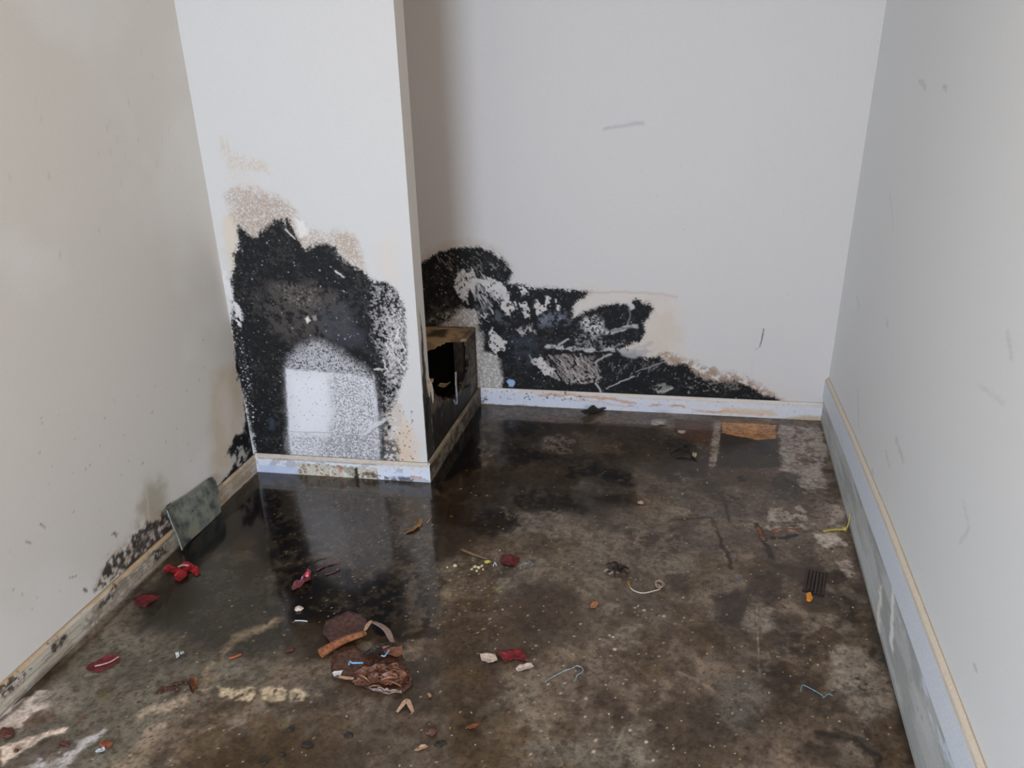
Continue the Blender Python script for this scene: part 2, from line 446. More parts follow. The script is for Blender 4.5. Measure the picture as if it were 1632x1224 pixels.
FL.poly([(-0.7276, 2.7313), (-0.5658, 2.7301), (-0.5203, 2.6289), (-0.6303, 2.5620), (-0.6922, 2.6104)], (24, 19, 16), 0.012, 0.022, 34, 0.9, spk=(42, 0.33, 0.14), seed=45)
FL.poly([(-0.5432, 2.6812), (-0.3776, 2.6622), (-0.2210, 2.6779), (-0.2262, 2.6128), (-0.4443, 2.6188), (-0.5232, 2.6182)], (32, 25, 21), 0.010, 0.022, 34, 0.9, spk=(42, 0.33, 0.14), seed=46)
FL.poly([(-0.4377, 2.5805), (-0.3349, 2.6205), (-0.1809, 2.5835), (-0.1606, 2.5136), (-0.2247, 2.4918), (-0.3334, 2.5250), (-0.4265, 2.5158)], (13, 10, 9), 0.008, 0.022, 34, 0.95, spk=(42, 0.33, 0.14), seed=47)
FL.poly([(-0.5802, 2.3284), (-0.5231, 2.4052), (-0.4039, 2.3853), (-0.3208, 2.3596), (-0.3115, 2.2958), (-0.4466, 2.2524), (-0.5557, 2.2625)], (27, 21, 18), 0.010, 0.022, 34, 0.9, spk=(50, 0.36, 0.12), seed=48)
FL.poly([(-0.3137, 2.4035), (-0.1843, 2.4295), (-0.1370, 2.3967), (-0.1361, 2.3354), (-0.2285, 2.3288), (-0.2958, 2.3397)], (34, 28, 23), 0.010, 0.022, 34, 0.9, spk=(50, 0.36, 0.12), seed=49)
FL.poly([(-0.3663, 2.5091), (-0.2238, 2.4830), (-0.1644, 2.4552), (-0.3159, 2.4031), (-0.3791, 2.4429)], (72, 66, 62), 0.012, 0.012, 26, 0.7, seed=50)
FL.poly([(-0.5383, 2.2258), (-0.3845, 2.2730), (-0.2516, 2.2528), (-0.3639, 2.1543), (-0.4673, 2.1406)], (88, 79, 72), 0.04, 0.02, 16, 0.7, seed=51)
FL.poly([(-0.3140, 2.2401), (-0.0509, 2.4141), (0.0641, 2.0698), (-0.1352, 1.9344), (-0.3350, 1.9871)], (92, 83, 73), 0.06, 0.05, 8, 0.6, seed=52)
FL.poly([(-0.1524, 2.8768), (-0.0303, 2.9572), (0.0728, 2.8127), (0.0755, 2.6158), (-0.0357, 2.5477), (-0.1129, 2.6744)], (40, 36, 33), 0.02, 0.022, 34, 0.75, spk=(40, 0.4, 0.15), seed=53)
# bare timber and adhesive bands by the right of the back wall
FL.poly([(-0.0514, 3.0843), (0.1078, 3.0904), (0.1038, 2.8612), (0.0225, 2.8833), (-0.0404, 2.9553)], (74, 48, 30), 0.006, 0.008, 30, 0.9, seed=54)
FL.poly([(0.1388, 3.0842), (0.3767, 3.1181), (0.3535, 2.7423), (0.2582, 2.6993), (0.1324, 2.7131)], (44, 35, 29), 0.006, 0.006, 30, 0.95, seed=55)
FL.poly([(0.1466, 3.0918), (0.3712, 3.1110), (0.3651, 2.9832), (0.2809, 2.9557), (0.1906, 2.9773), (0.1484, 2.9919)], (146, 103, 64), 0.004, 0.006, 30, 0.95, seed=56)
FL.poly([(0.2630, 2.9357), (0.3623, 2.9771), (0.3591, 2.8586), (0.2749, 2.8214)], (22, 18, 15), 0.010, 0.022, 34, 0.85, spk=(42, 0.33, 0.14), seed=57)
FL.line([(0.1311, 3.0949), (0.1208, 2.9025), (0.1092, 2.7085)], 0.026, (118, 108, 98), 0.003, 0.004, 40, 0.9)
FL.poly([(0.1369, 2.6945), (0.3531, 2.7374), (0.3460, 2.6016), (0.2089, 2.5608), (0.1431, 2.5925)], (74, 56, 46), 0.015, 0.015, 25, 0.85, seed=58)
FL.poly([(0.3780, 3.1005), (0.5463, 3.1212), (0.5451, 2.9055), (0.4981, 2.6188), (0.4144, 2.5715), (0.3632, 2.7202)], (124, 116, 110), 0.010, 0.012, 25, 0.9, seed=59, wet=0.35)
FL.poly([(0.4298, 3.0928), (0.5041, 3.0955), (0.5001, 2.7713), (0.4200, 2.7555)], (88, 66, 58), 0.012, 0.015, 30, 0.8, spk=(45, 0.55, 0.10), seed=60)
FL.poly([(0.3443, 2.7069), (0.4198, 2.7031), (0.4352, 2.5671), (0.3448, 2.4939), (0.3182, 2.5739)], (48, 41, 37), 0.012, 0.022, 34, 0.8, spk=(42, 0.33, 0.14), seed=61)
FL.line([(0.3740, 2.6569), (0.4465, 2.5736), (0.5156, 2.5201)], 0.012, (44, 29, 20), 0.004, 0.004, 40, 0.9)
# right side: pale worn patches between brown blotches
FL.poly([(0.0774, 2.4822), (0.5091, 2.5691), (0.4887, 1.9775), (0.4733, 1.4009), (-0.0021, 1.2972), (0.0870, 1.7851)], (84, 72, 62), 0.08, 0.05, 7, 0.7, spk=(7, 0.40, 0.2), seed=62, wet=0.55)
FL.poly([(0.4447, 2.5561), (0.5357, 2.5325), (0.5463, 2.0765), (0.4652, 2.0596), (0.4130, 2.2423)], (104, 93, 84), 0.03, 0.03, 18, 0.75, seed=63, wet=0.4)
FL.poly([(0.2778, 2.4193), (0.4062, 2.4816), (0.4451, 2.3643), (0.3612, 2.3101), (0.2819, 2.3049)], (132, 122, 113), 0.012, 0.012, 26, 0.8, spk=(34, 0.42, 0.1), seed=64, wet=0.4)
FL.poly([(0.4346, 2.3214), (0.5097, 2.3332), (0.5282, 2.2591), (0.4501, 2.2362)], (150, 142, 135), 0.007, 0.010, 30, 0.9, seed=65, wet=0.35)
FL.poly([(0.4918, 2.5112), (0.5476, 2.5143), (0.5436, 2.3695), (0.4921, 2.3479)], (126, 117, 110), 0.010, 0.010, 30, 0.85, seed=66, wet=0.35)
FL.poly([(0.4856, 2.1766), (0.5213, 2.1840), (0.5311, 2.1037), (0.5002, 2.0851)], (142, 132, 124), 0.006, 0.010, 30, 0.9, seed=67, wet=0.35)
FL.poly([(0.0769, 2.5124), (0.1428, 2.5387), (0.2118, 2.5093), (0.2063, 2.4660), (0.1208, 2.4446), (0.0798, 2.4614)], (54, 40, 33), 0.006, 0.022, 34, 0.9, spk=(42, 0.33, 0.14), seed=68)
FL.poly([(0.1954, 2.6397), (0.2206, 2.6587), (0.2283, 2.6186), (0.2033, 2.6000)], (24, 20, 18), 0.004, 0.006, 40, 0.9, seed=69)
FL.line([(0.1105, 2.3342), (0.1405, 2.2038), (0.1731, 2.0699)], 0.014, (44, 26, 19), 0.003, 0.006, 40, 0.9)
FL.line([(0.1105, 2.3342), (0.1248, 2.2691)], 0.005, (110, 58, 40), 0.003, 0.004, 40, 0.8)
FL.line([(-0.0177, 2.3081), (0.0483, 2.3293), (0.1042, 2.3446)], 0.011, (42, 34, 30), 0.005, 0.004, 40, 0.85)
FL.line([(0.2554, 2.3369), (0.2745, 2.2419), (0.2960, 2.1505)], 0.019, (40, 24, 14), 0.003, 0.004, 40, 0.95)
FL.line([(0.2583, 2.3112), (0.2730, 2.2487)], 0.009, (128, 72, 32), 0.003, 0.003, 40, 0.9)
FL.line([(0.3949, 2.3354), (0.3429, 2.3285), (0.3062, 2.3136), (0.3067, 2.2591)], 0.009, (118, 62, 30), 0.002, 0.004, 50, 0.95)
FL.line([(0.2968, 2.2571), (0.3348, 2.2721), (0.3759, 2.2985)], 0.017, (26, 17, 14), 0.004, 0.006, 40, 0.95)
FL.line([(0.1549, 2.4473), (0.1605, 2.3836), (0.1681, 2.3382)], 0.010, (46, 33, 27), 0.004, 0.005, 40, 0.8)
FL.poly([(0.2219, 2.0864), (0.4060, 2.1732), (0.5495, 2.1544), (0.5322, 1.9866), (0.3969, 1.9167), (0.2263, 1.9224)], (56, 44, 36), 0.03, 0.03, 16, 0.85, spk=(16, 0.42, 0.12), seed=70)
FL.poly([(0.1118, 1.9385), (0.1838, 1.9711), (0.2263, 1.9224), (0.2050, 1.8100), (0.1377, 1.7958)], (54, 43, 38), 0.015, 0.015, 25, 0.85, seed=71)
FL.poly([(-0.0187, 2.0080), (0.0374, 2.0134), (0.0454, 1.9304), (-0.0044, 1.9083)], (60, 47, 43), 0.008, 0.010, 30, 0.85, seed=72)
FL.poly([(0.1882, 1.8065), (0.4538, 1.9701), (0.4624, 1.7896), (0.3594, 1.5682), (0.2552, 1.5458), (0.2008, 1.6864)], (62, 48, 37), 0.04, 0.04, 14, 0.8, spk=(20, 0.48, 0.10), seed=73)
FL.poly([(0.4262, 1.7532), (0.5309, 1.7803), (0.5451, 1.6495), (0.5115, 1.5420), (0.4278, 1.5432), (0.3968, 1.6389)], (118, 110, 101), 0.03, 0.03, 16, 0.85, seed=74, wet=0.4)
FL.poly([(0.2073, 1.8768), (0.2776, 1.9108), (0.2823, 1.8264), (0.2374, 1.7913), (0.2017, 1.8093)], (108, 100, 92), 0.012, 0.012, 28, 0.75, seed=75, wet=0.45)
FL.poly([(0.5427, 1.9474), (0.5683, 1.9528), (0.5676, 1.4215), (0.5380, 1.4151), (0.5457, 1.6925)], (38, 33, 30), 0.016, 0.012, 22, 0.9, seed=76)
FL.poly([(0.5109, 1.7999), (0.5410, 1.7943), (0.5385, 1.7355), (0.5126, 1.7529)], (40, 32, 27), 0.010, 0.012, 30, 0.85, seed=77)
FL.poly([(0.3466, 1.5860), (0.4244, 1.6236), (0.4904, 1.4998), (0.4599, 1.3980), (0.3382, 1.3715), (0.3221, 1.4820)], (54, 44, 37), 0.03, 0.03, 16, 0.85, spk=(18, 0.44, 0.12), seed=78)
FL.poly([(0.3877, 1.4501), (0.4520, 1.4732), (0.4599, 1.3980), (0.3923, 1.3833)], (96, 87, 78), 0.012, 0.012, 28, 0.7, seed=79)
FL.line([(0.3625, 1.4684), (0.4450, 1.4716), (0.4764, 1.4341), (0.4733, 1.4009)], 0.012, (34, 28, 24), 0.006, 0.008, 30, 0.85)
FL.line([(0.2346, 1.9129), (0.2311, 1.6929), (0.2308, 1.5006)], 0.0022, (128, 120, 106), 0.0018, 0.002, 40, 0.7)
FL.line([(0.2403, 1.8175), (0.2303, 1.5203)], 0.005, (58, 52, 46), 0.004, 0.002, 40, 0.7)
FL.line([(0.4724, 1.6508), (0.4734, 1.6383), (0.4848, 1.6366)], 0.005, (26, 22, 20), 0.002, 0.002, 40, 0.9)
FL.line([(0.0266, 1.5990), (0.0743, 1.5849), (0.1132, 1.5567)], 0.010, (120, 108, 94), 0.008, 0.006, 30, 0.6)
FL.poly([(0.0225, 1.5163), (0.1056, 1.5446), (0.1352, 1.4415), (0.0935, 1.3181), (0.0073, 1.3766)], (60, 50, 42), 0.03, 0.03, 14, 0.7, seed=80)
FL.poly([(-0.2745, 1.2972), (-0.0655, 1.3792), (-0.0158, 1.2942), (-0.2767, 1.2372)], (98, 94, 86), 0.05, 0.04, 10, 0.7, seed=81)
FL.line([(-0.0889, 1.3930), (-0.0985, 1.3445), (-0.1086, 1.3067)], 0.006, (118, 112, 102), 0.005, 0.003, 30, 0.6)
FL.poly([(0.1437, 1.5633), (0.2158, 1.6666), (0.2539, 1.5254), (0.1922, 1.4351), (0.1496, 1.4446)], (88, 86, 80), 0.03, 0.03, 14, 0.7, seed=82)
FL.poly([(-0.6270, 1.7433), (-0.3562, 1.8883), (-0.2012, 1.7241), (-0.2619, 1.5646), (-0.4996, 1.5609), (-0.6294, 1.6336)], (62, 50, 41), 0.05, 0.04, 10, 0.65, seed=83)
FL.poly([(-0.6808, 1.9154), (-0.5802, 1.9200), (-0.4936, 1.8147), (-0.5192, 1.6967), (-0.6090, 1.7471)], (72, 58, 38), 0.02, 0.02, 22, 0.7, spk=(40, 0.5, 0.15), seed=84)
FL.poly([(-0.5465, 1.3327), (-0.4221, 1.3999), (-0.3458, 1.2222), (-0.4842, 1.1920)], (70, 58, 44), 0.05, 0.04, 10, 0.6, seed=85)
# foreground left: dried pale tracks
FL.line([(-1.0901, 1.5628), (-1.1349, 1.5136), (-1.1715, 1.4548), (-1.1700, 1.3824), (-1.1608, 1.3247)], 0.030, (118, 103, 86), 0.012, 0.014, 25, 0.8, spk=(30, 0.38, 0.15), wet=0.35)
for e, s in (([(-1.1174, 1.3053), (-1.0944, 1.3059), (-1.0333, 1.3234), (-1.0073, 1.3032), (-1.0089, 1.2818), (-1.0513, 1.2706), (-1.0959, 1.2799)], 1), ([(-1.0013, 1.3173), (-0.9926, 1.3300), (-0.9541, 1.3404), (-0.9296, 1.3241), (-0.9273, 1.2973), (-0.9593, 1.2862), (-0.9852, 1.2953)], 2), ([(-0.9321, 1.3257), (-0.9152, 1.3401), (-0.8861, 1.3378), (-0.8737, 1.3235), (-0.8800, 1.3054), (-0.9078, 1.2994)], 3)):
    FL.poly(e, (152, 139, 118), 0.004, 0.004, 40, 0.92, spk=(55, 0.20, 0.12), seed=86 + s, wet=0.2)
FL.line([(-1.2738, 1.1657), (-1.2371, 1.1997), (-1.1813, 1.2468), (-1.1205, 1.2960)], 0.032, (132, 118, 104), 0.010, 0.012, 25, 0.8, spk=(25, 0.36, 0.15), wet=0.3)
FL.line([(-1.1977, 1.1113), (-1.1810, 1.1468), (-1.1615, 1.1801)], 0.030, (124, 110, 98), 0.010, 0.012, 25, 0.75, spk=(25, 0.36, 0.15), wet=0.3)
FL.line([(-1.1918, 1.0375), (-1.1765, 1.0830), (-1.1663, 1.1034)], 0.045, (112, 98, 84), 0.018, 0.012, 25, 0.7, wet=0.3)
FL.poly([(-1.6035, 1.1145), (-1.5666, 1.1958), (-1.5281, 1.1912), (-1.5028, 1.1464), (-1.5180, 1.0834), (-1.5449, 1.0546)], (158, 148, 142), 0.006, 0.012, 25, 0.9, seed=91, wet=0.2)
FL.poly([(-1.5207, 1.0300), (-1.4581, 1.0773), (-1.4047, 1.1119), (-1.3951, 1.0947), (-1.4366, 1.0538), (-1.4594, 1.0215), (-1.4689, 0.9771)], (172, 156, 144), 0.005, 0.010, 28, 0.9, seed=92, wet=0.15)
FL.poly([(-1.4404, 0.9833), (-1.3721, 1.0405), (-1.3455, 1.0904), (-1.3093, 1.1364), (-1.2958, 1.1239), (-1.3123, 1.0716), (-1.3266, 1.0081)], (148, 145, 146), 0.008, 0.012, 25, 0.85, spk=(22, 0.30, 0.2), seed=93, wet=0.2)
FL.poly([(-1.5273, 1.1010), (-1.5028, 1.1464), (-1.4532, 1.1530), (-1.4572, 1.1161), (-1.4969, 1.0803)], (86, 70, 61), 0.004, 0.008, 35, 0.9, seed=94)
FL.poly([(-1.4476, 1.0277), (-1.4346, 1.0710), (-1.3522, 1.0777), (-1.3315, 1.0493), (-1.3904, 1.0222)], (84, 75, 68), 0.005, 0.010, 30, 0.9, seed=95)
FL.poly([(-1.5584, 1.1868), (-1.5107, 1.2408), (-1.4252, 1.1632), (-1.4340, 1.1311), (-1.4874, 1.1396)], (104, 98, 90), 0.015, 0.012, 28, 0.7, seed=96)
FL.poly([(-1.4337, 1.1411), (-1.3948, 1.1596), (-1.3576, 1.1476), (-1.3783, 1.1293)], (96, 70, 52), 0.008, 0.010, 35, 0.75, spk=(50, 0.45, 0.15), seed=97)
FL.poly([(-1.4304, 1.2360), (-1.3898, 1.2556), (-1.3527, 1.2204), (-1.3970, 1.2066)], (88, 76, 52), 0.012, 0.012, 35, 0.7, seed=98)
FL.line([(-1.5792, 1.0898), (-1.5731, 1.1416), (-1.5637, 1.4229), (-1.5819, 1.7794)], 0.012, (52, 46, 41), 0.008, 0.004, 30, 0.7)
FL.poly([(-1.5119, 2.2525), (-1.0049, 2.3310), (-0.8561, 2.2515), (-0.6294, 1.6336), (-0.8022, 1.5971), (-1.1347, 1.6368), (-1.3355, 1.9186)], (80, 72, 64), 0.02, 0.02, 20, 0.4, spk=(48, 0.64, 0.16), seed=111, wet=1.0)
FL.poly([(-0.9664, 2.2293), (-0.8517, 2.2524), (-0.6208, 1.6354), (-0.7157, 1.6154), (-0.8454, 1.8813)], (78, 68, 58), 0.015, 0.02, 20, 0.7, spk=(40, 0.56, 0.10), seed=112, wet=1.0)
FL.dots([(-1.5353, 2.2478), (-0.8906, 2.3539), (-0.6208, 1.6354), (-1.0759, 1.5658)], 260, (0.0008, 0.0032), (110, 102, 92), 0.8, 113)
# fine mottling over everything
FL.wash((48, 38, 31), 45.0, 0.72, 0.08, 0.30, 16, 3)
FL.wash((40, 32, 27), 110.0, 0.78, 0.06, 0.35, 18, 2)
for k, q in enumerate(([(-0.0279, 2.9011), (0.1208, 2.8970), (0.0982, 2.6203), (-0.0053, 2.6374)], [(-0.8473, 2.7987), (-0.7442, 2.8187), (-0.6571, 2.4698), (-0.7145, 2.4119)], [(-0.1611, 2.1958), (0.0197, 2.2513), (0.0046, 2.1239), (-0.1283, 2.0628)], [(0.2244, 2.1030), (0.3078, 2.1042), (0.2915, 1.9936), (0.2299, 2.0105)], [(0.2890, 1.8278), (0.3868, 1.8229), (0.3421, 1.6936), (0.2726, 1.7018)], [(0.2158, 1.6666), (0.2965, 1.7069), (0.3166, 1.5795), (0.2414, 1.5634)], [(0.4575, 1.9993), (0.5235, 1.9848), (0.5149, 1.8755), (0.4516, 1.8882)])):
    FL.poly(q, (46, 35, 28), 0.02, 0.024, 30, 0.75, spk=(38, 0.46, 0.14), seed=200 + k)
# gritty specks
ALLF = [(-1.4119, 0.9895), (-1.2591, 1.8632), (-0.8561, 2.2515), (-0.7582, 2.8751), (0.5204, 3.0641), (0.5273, 1.4127)]
FL.dots(ALLF, 1500, (0.0008, 0.0036), (34, 28, 25), 0.85, 5)
FL.dots(ALLF, 900, (0.0007, 0.0026), (150, 138, 120), 0.8, 6)
FL.dots([(-0.7388, 1.9034), (-0.5426, 2.0110), (-0.4454, 1.6214), (-0.6467, 1.6300)], 170, (0.0008, 0.0028), (142, 126, 98), 0.9, 7)
FL.dots([(-0.4117, 1.7885), (-0.0204, 1.8706), (0.0389, 1.3061), (-0.3181, 1.2282)], 60, (0.0018, 0.0046), (168, 160, 150), 0.7, 8)
FL.dots([(0.0327, 2.5167), (0.6376, 2.5949), (0.5357, 1.4557), (0.1347, 1.3684)], 400, (0.0012, 0.006), (50, 38, 31), 0.85, 9)
FL.dots([(-1.5792, 1.0898), (-1.1504, 1.5234), (-0.8748, 1.1067), (-1.4689, 0.9771)], 240, (0.001, 0.0045), (70, 52, 42), 0.85, 10)

lum = FL.C.mean(-1, keepdims=True)
k_ = (np.maximum(lum, 1e-4) / 0.085) ** 0.34                       # dirt stains keep their full contrast
k_ = k_ * np.exp(0.55 * (fbm(FL.U, FL.V, 13, 301, 4)[..., None] - 0.5) + 0.45 * (fbm(FL.U, FL.V, 70, 302, 3)[..., None] - 0.5))
FL.C = np.maximum(FL.C * np.clip(k_, 0.2, 1.7) - np.array([0.002, 0.0035, 0.0075]), 0.0022)
def pf(U, V): return U, V, np.zeros_like(U)
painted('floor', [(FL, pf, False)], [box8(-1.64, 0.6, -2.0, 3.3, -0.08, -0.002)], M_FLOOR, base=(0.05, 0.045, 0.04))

# ------------------------------------------------------------------ walls
WHITE = (208, 205, 200)
BLACK = (15, 15, 17)
# left wall: u = y, v = z
WL = Canvas(steps(YREAR, 0.2, 0.8, 0.0045, 2.34, 0.03, 3.2), steps(0.0, 0.0045, 0.75, 0.015, 1.6, 0.1, ZTOP), (216, 213, 208), GW)
WL.wash((198, 190, 178), 2.2, 0.55, 0.2, 0.35, 40)
WL.poly([(2.194, 0.452), (2.231, 0.461), (2.306, 0.442), (2.315, 0.301), (2.277, 0.190), (2.203, 0.098), (2.091, 0.090), (2.086, 0.188)], (196, 178, 150), 0.05, 0.02, 14, 0.75, seed=41)
WL.poly([(2.218, 0.418), (2.278, 0.405), (2.279, 0.267), (2.223, 0.192), (2.173, 0.217), (2.179, 0.314)], (214, 206, 196), 0.04, 0.02, 14, 0.7, seed=42)
WL.poly([(1.773, 0.271), (1.838, 0.244), (1.819, 0.103), (1.740, 0.132), (1.718, 0.203)], (160, 152, 132), 0.035, 0.02, 16, 0.8, seed=43)
WL.poly([(1.477, 0.094), (1.540, 0.145), (1.649, 0.169), (1.755, 0.180), (1.832, 0.143), (1.825, 0.051), (1.642, 0.060)], (170, 148, 128), 0.03, 0.02, 18, 0.7, spk=(40, 0.35, 0.2), seed=44)
WL.poly([(1.482, 0.079), (1.534, 0.128), (1.597, 0.138), (1.666, 0.144), (1.735, 0.154), (1.785, 0.116), (1.823, 0.157), (1.885, 0.133), (1.848, 0.036), (1.684, 0.053), (1.545, 0.064)], (46, 42, 40), 0.007, 0.018, 22, 0.95, spk=(70, 0.30, 0.18), seed=45, fray=0.006)
WL.poly([(1.606, 0.098), (1.696, 0.137), (1.767, 0.119), (1.790, 0.074), (1.690, 0.072)], (92, 86, 82), 0.01, 0.012, 30, 0.7, spk=(60, 0.5, 0.15), seed=46)
WL.poly([(2.344, 0.769), (2.369, 0.694), (2.334, 0.492), (2.319, 0.387), (2.335, 0.312), (2.318, 0.209), (2.296, 0.180), (2.239, 0.191), (2.200, 0.173), (2.183, 0.156), (2.232, 0.109), (2.202, 0.094), (2.084, 0.068), (2.069, 0.020), (2.389, -0.005), (2.593, 0.700)], BLACK, 0.006, 0.010, 30, 1.0, seed=47, fray=0.006)
WL.poly([(2.229, 0.157), (2.271, 0.154), (2.297, 0.095), (2.262, 0.065), (2.198, 0.080), (2.183, 0.115)], (190, 186, 180), 0.008, 0.012, 40, 0.85, spk=(60, 0.5, 0.08), seed=48)
WL.dots([(2.345, 0.389), (2.361, 0.280), (2.322, 0.087), (2.232, 0.082)], 60, (0.001, 0.004), (170, 168, 165), 0.8, 49)
for pts, w in (([(1.375, 0.382), (1.386, 0.364)], 0.004), ([(1.598, 0.208), (1.602, 0.188)], 0.004), ([(1.587, 0.207), (1.610, 0.195)], 0.003), ([(1.324, 0.365), (1.335, 0.350)], 0.003), ([(1.446, 0.122), (1.451, 0.107)], 0.007), ([(1.410, 0.184), (1.431, 0.176)], 0.003)):
    WL.line(pts, w, (96, 94, 96), 0.002, 0.002)
WL.line([(1.740, 0.150), (1.752, 0.216), (1.757, 0.280)], 0.004, (196, 190, 182), 0.003, 0.002)
WL.dots([(1.356, 0.639), (2.180, 0.686), (2.119, 0.245), (1.189, 0.103)], 90, (0.001, 0.004), (150, 144, 138), 0.7, 50)
WL.dots([(1.648, 1.477), (2.310, 1.529), (2.236, 1.089), (1.473, 0.920)], 40, (0.002, 0.006), (180, 174, 166), 0.5, 51)
def pl(U, V): return np.full_like(U, XL), U, V
painted('wall_left', [(WL, pl, False)], [box8(XL - 0.1, XL - 0.0006, YREAR - 0.1, 3.25, 0, ZTOP)], M_WALL, base=(0.7, 0.68, 0.65))

# right wall
WR = Canvas(steps(YREAR, 0.2, 0.6, 0.008, 3.25), steps(0.0, 0.1, 0.1, 0.008, 1.7, 0.1, ZTOP), (225, 226, 225), GW)
for pts, w, c in (([(2.536, 1.371), (2.496, 1.368), (2.453, 1.359)], 0.010, (120, 122, 124)), ([(2.278, 1.370), (2.242, 1.369)], 0.010, (120, 122, 124)), ([(2.644, 0.385), (2.588, 0.340), (2.530, 0.293)], 0.010, (160, 160, 158)),
                  ([(2.088, 0.479), (1.982, 0.469)], 0.02, (176, 176, 174)), ([(2.161, 0.401), (2.094, 0.387)], 0.014, (176, 176, 174)), ([(2.269, 0.278), (2.247, 0.277)], 0.010, (130, 130, 130)),
                  ([(1.605, 0.855), (1.464, 0.872)], 0.008, (186, 186, 184)), ([(2.661, 1.038), (2.535, 0.958)], 0.010, (188, 186, 184)), ([(1.539, 0.618), (1.479, 0.597), (1.505, 0.542)], 0.010, (188, 186, 184)), ([(1.302, 0.403), (1.291, 0.404)], 0.012, (130, 128, 126)),
                  ([(2.915, 0.636), (2.828, 0.617)], 0.01, (182, 180, 178)), ([(2.432, 0.710), (2.394, 0.699)], 0.012, (170, 168, 168)), ([(1.528, 0.989), (1.482, 0.957)], 0.016, (186, 186, 184))):
    WR.line(pts, w * 0.6, c, 0.006, 0.004, a=0.45)
def pr(U, V): return np.full_like(U, XR), U, V
painted('wall_right', [(WR, pr, True)], [box8(XR + 0.0006, XR + 0.1, YREAR - 0.1, 3.3, 0, ZTOP)], M_WALL, base=(0.7, 0.7, 0.69))

# back wall: u = x, v = z
WB = Canvas(steps(-1.64, 0.0028, 0.6), steps(0.0, 0.0026, 0.80, 0.012, 1.05, 0.004, 1.36, 0.02, 1.8, 0.1, ZTOP), (208, 204, 201), GW)
WB.poly([(-0.456, 0.561), (-0.250, 0.548), (-0.072, 0.536), (-0.029, 0.452), (-0.043, 0.284), (0.081, 0.175), (0.236, 0.168), (0.424, 0.076), (-0.095, 0.048), (-0.533, 0.264)], (212, 201, 190), 0.05, 0.02, 14, 0.75, seed=61)
WB.poly([(-0.197, 0.501), (-0.116, 0.516), (-0.054, 0.451), (-0.056, 0.284), (-0.132, 0.238), (-0.199, 0.278), (-0.166, 0.392)], (204, 188, 172), 0.04, 0.02, 18, 0.55, spk=(16, 0.4, 0.25), seed=62)
WB.poly([(-0.147, 0.280), (-0.068, 0.269), (0.025, 0.230), (0.130, 0.200), (0.222, 0.182), (0.344, 0.107), (0.399, 0.074), (0.241, 0.119), (0.004, 0.157)], (150, 124, 102), 0.016, 0.012, 24, 0.85, spk=(45, 0.30, 0.2), seed=63, fray=0.008)
WB.line([(-0.427, 0.529), (-0.313, 0.538), (-0.173, 0.536), (-0.076, 0.523)], 0.006, (184, 166, 150), 0.008, 0.003, a=0.7)
WB.line([(-1.153, 0.645), (-1.090, 0.695), (-1.007, 0.723), (-0.887, 0.733), (-0.809, 0.695), (-0.750, 0.608)], 0.025, (196, 184, 172), 0.02, 0.008, a=0.7)
BIG = [(-1.233, 0.610), (-1.154, 0.639), (-1.091, 0.673), (-1.014, 0.704), (-0.955, 0.708), (-0.904, 0.714), (-0.838, 0.694), (-0.796, 0.668), (-0.768, 0.631), (-0.756, 0.602), (-0.767, 0.577), (-0.783, 0.561), (-0.714, 0.557), (-0.663, 0.545), (-0.560, 0.542), (-0.487, 0.541), (-0.427, 0.532), (-0.455, 0.509), (-0.487, 0.495), (-0.505, 0.450), (-0.501, 0.411), (-0.449, 0.443), (-0.379, 0.476), (-0.312, 0.486), (-0.273, 0.482), (-0.253, 0.499), (-0.228, 0.505), (-0.183, 0.490), (-0.169, 0.466), (-0.183, 0.433), (-0.200, 0.407), (-0.201, 0.363), (-0.217, 0.323), (-0.287, 0.294), (-0.212, 0.260), (-0.172, 0.247), (-0.130, 0.261), (-0.094, 0.219), (-0.029, 0.228), (0.015, 0.187), (0.067, 0.157), (0.134, 0.157), (0.198, 0.160), (0.258, 0.126), (0.314, 0.099), (0.383, 0.079), (0.273, 0.053), (-0.090, 0.048), (-0.531, 0.043), (-0.824, 0.047), (-0.808, 0.121), (-0.828, 0.228), (-0.889, 0.250), (-0.909, 0.366), (-0.912, 0.437), (-0.975, 0.449), (-1.039, 0.390), (-1.112, 0.347), (-1.256, 0.324)]
WB.poly(BIG, (120, 104, 92), 0.016, 0.007, 40, 0.55, seed=64, fray=0.01)
WB.poly(BIG, BLACK, 0.004, 0.007, 40, 1.0, seed=64, fray=0.007)
WB.poly([(-1.664, 0.339), (-0.966, 0.346), (-0.985, -0.063), (-1.721, -0.104)], (14, 12, 11), 0.004, 0.004, 30, 1.0, seed=60)  # wall behind the ledge painted black so its hole looks dark inside
WB.poly([(-1.249, 0.412), (-1.108, 0.402), (-0.980, 0.455), (-0.891, 0.424), (-0.886, 0.250), (-0.822, 0.223), (-0.805, 0.121), (-0.822, 0.041), (-0.986, 0.032), (-0.971, 0.349), (-1.257, 0.309)], (160, 153, 145), 0.008, 0.008, 40, 0.9, spk=(150, 0.36, 0.16), seed=65)
WB.poly([(-1.164, 0.500), (-1.034, 0.490), (-1.010, 0.420), (-1.111, 0.358), (-1.173, 0.371)], (70, 64, 60), 0.015, 0.012, 30, 0.8, spk=(60, 0.45, 0.15), seed=66)
WB.poly(BIG, (60, 57, 54), 0.01, 0.006, 30, 0.5, spk=(120, 0.62, 0.08), seed=99)
WB.poly(BIG, (9, 9, 10), 0.01, 0.006, 30, 0.7, spk=(24, 0.54, 0.12), seed=100)
WB.dots([(-1.091, 0.673), (-0.901, 0.704), (-0.771, 0.621), (-0.799, 0.566), (-1.125, 0.571)], 160, (0.0012, 0.005), (120, 112, 104), 0.75, 67)
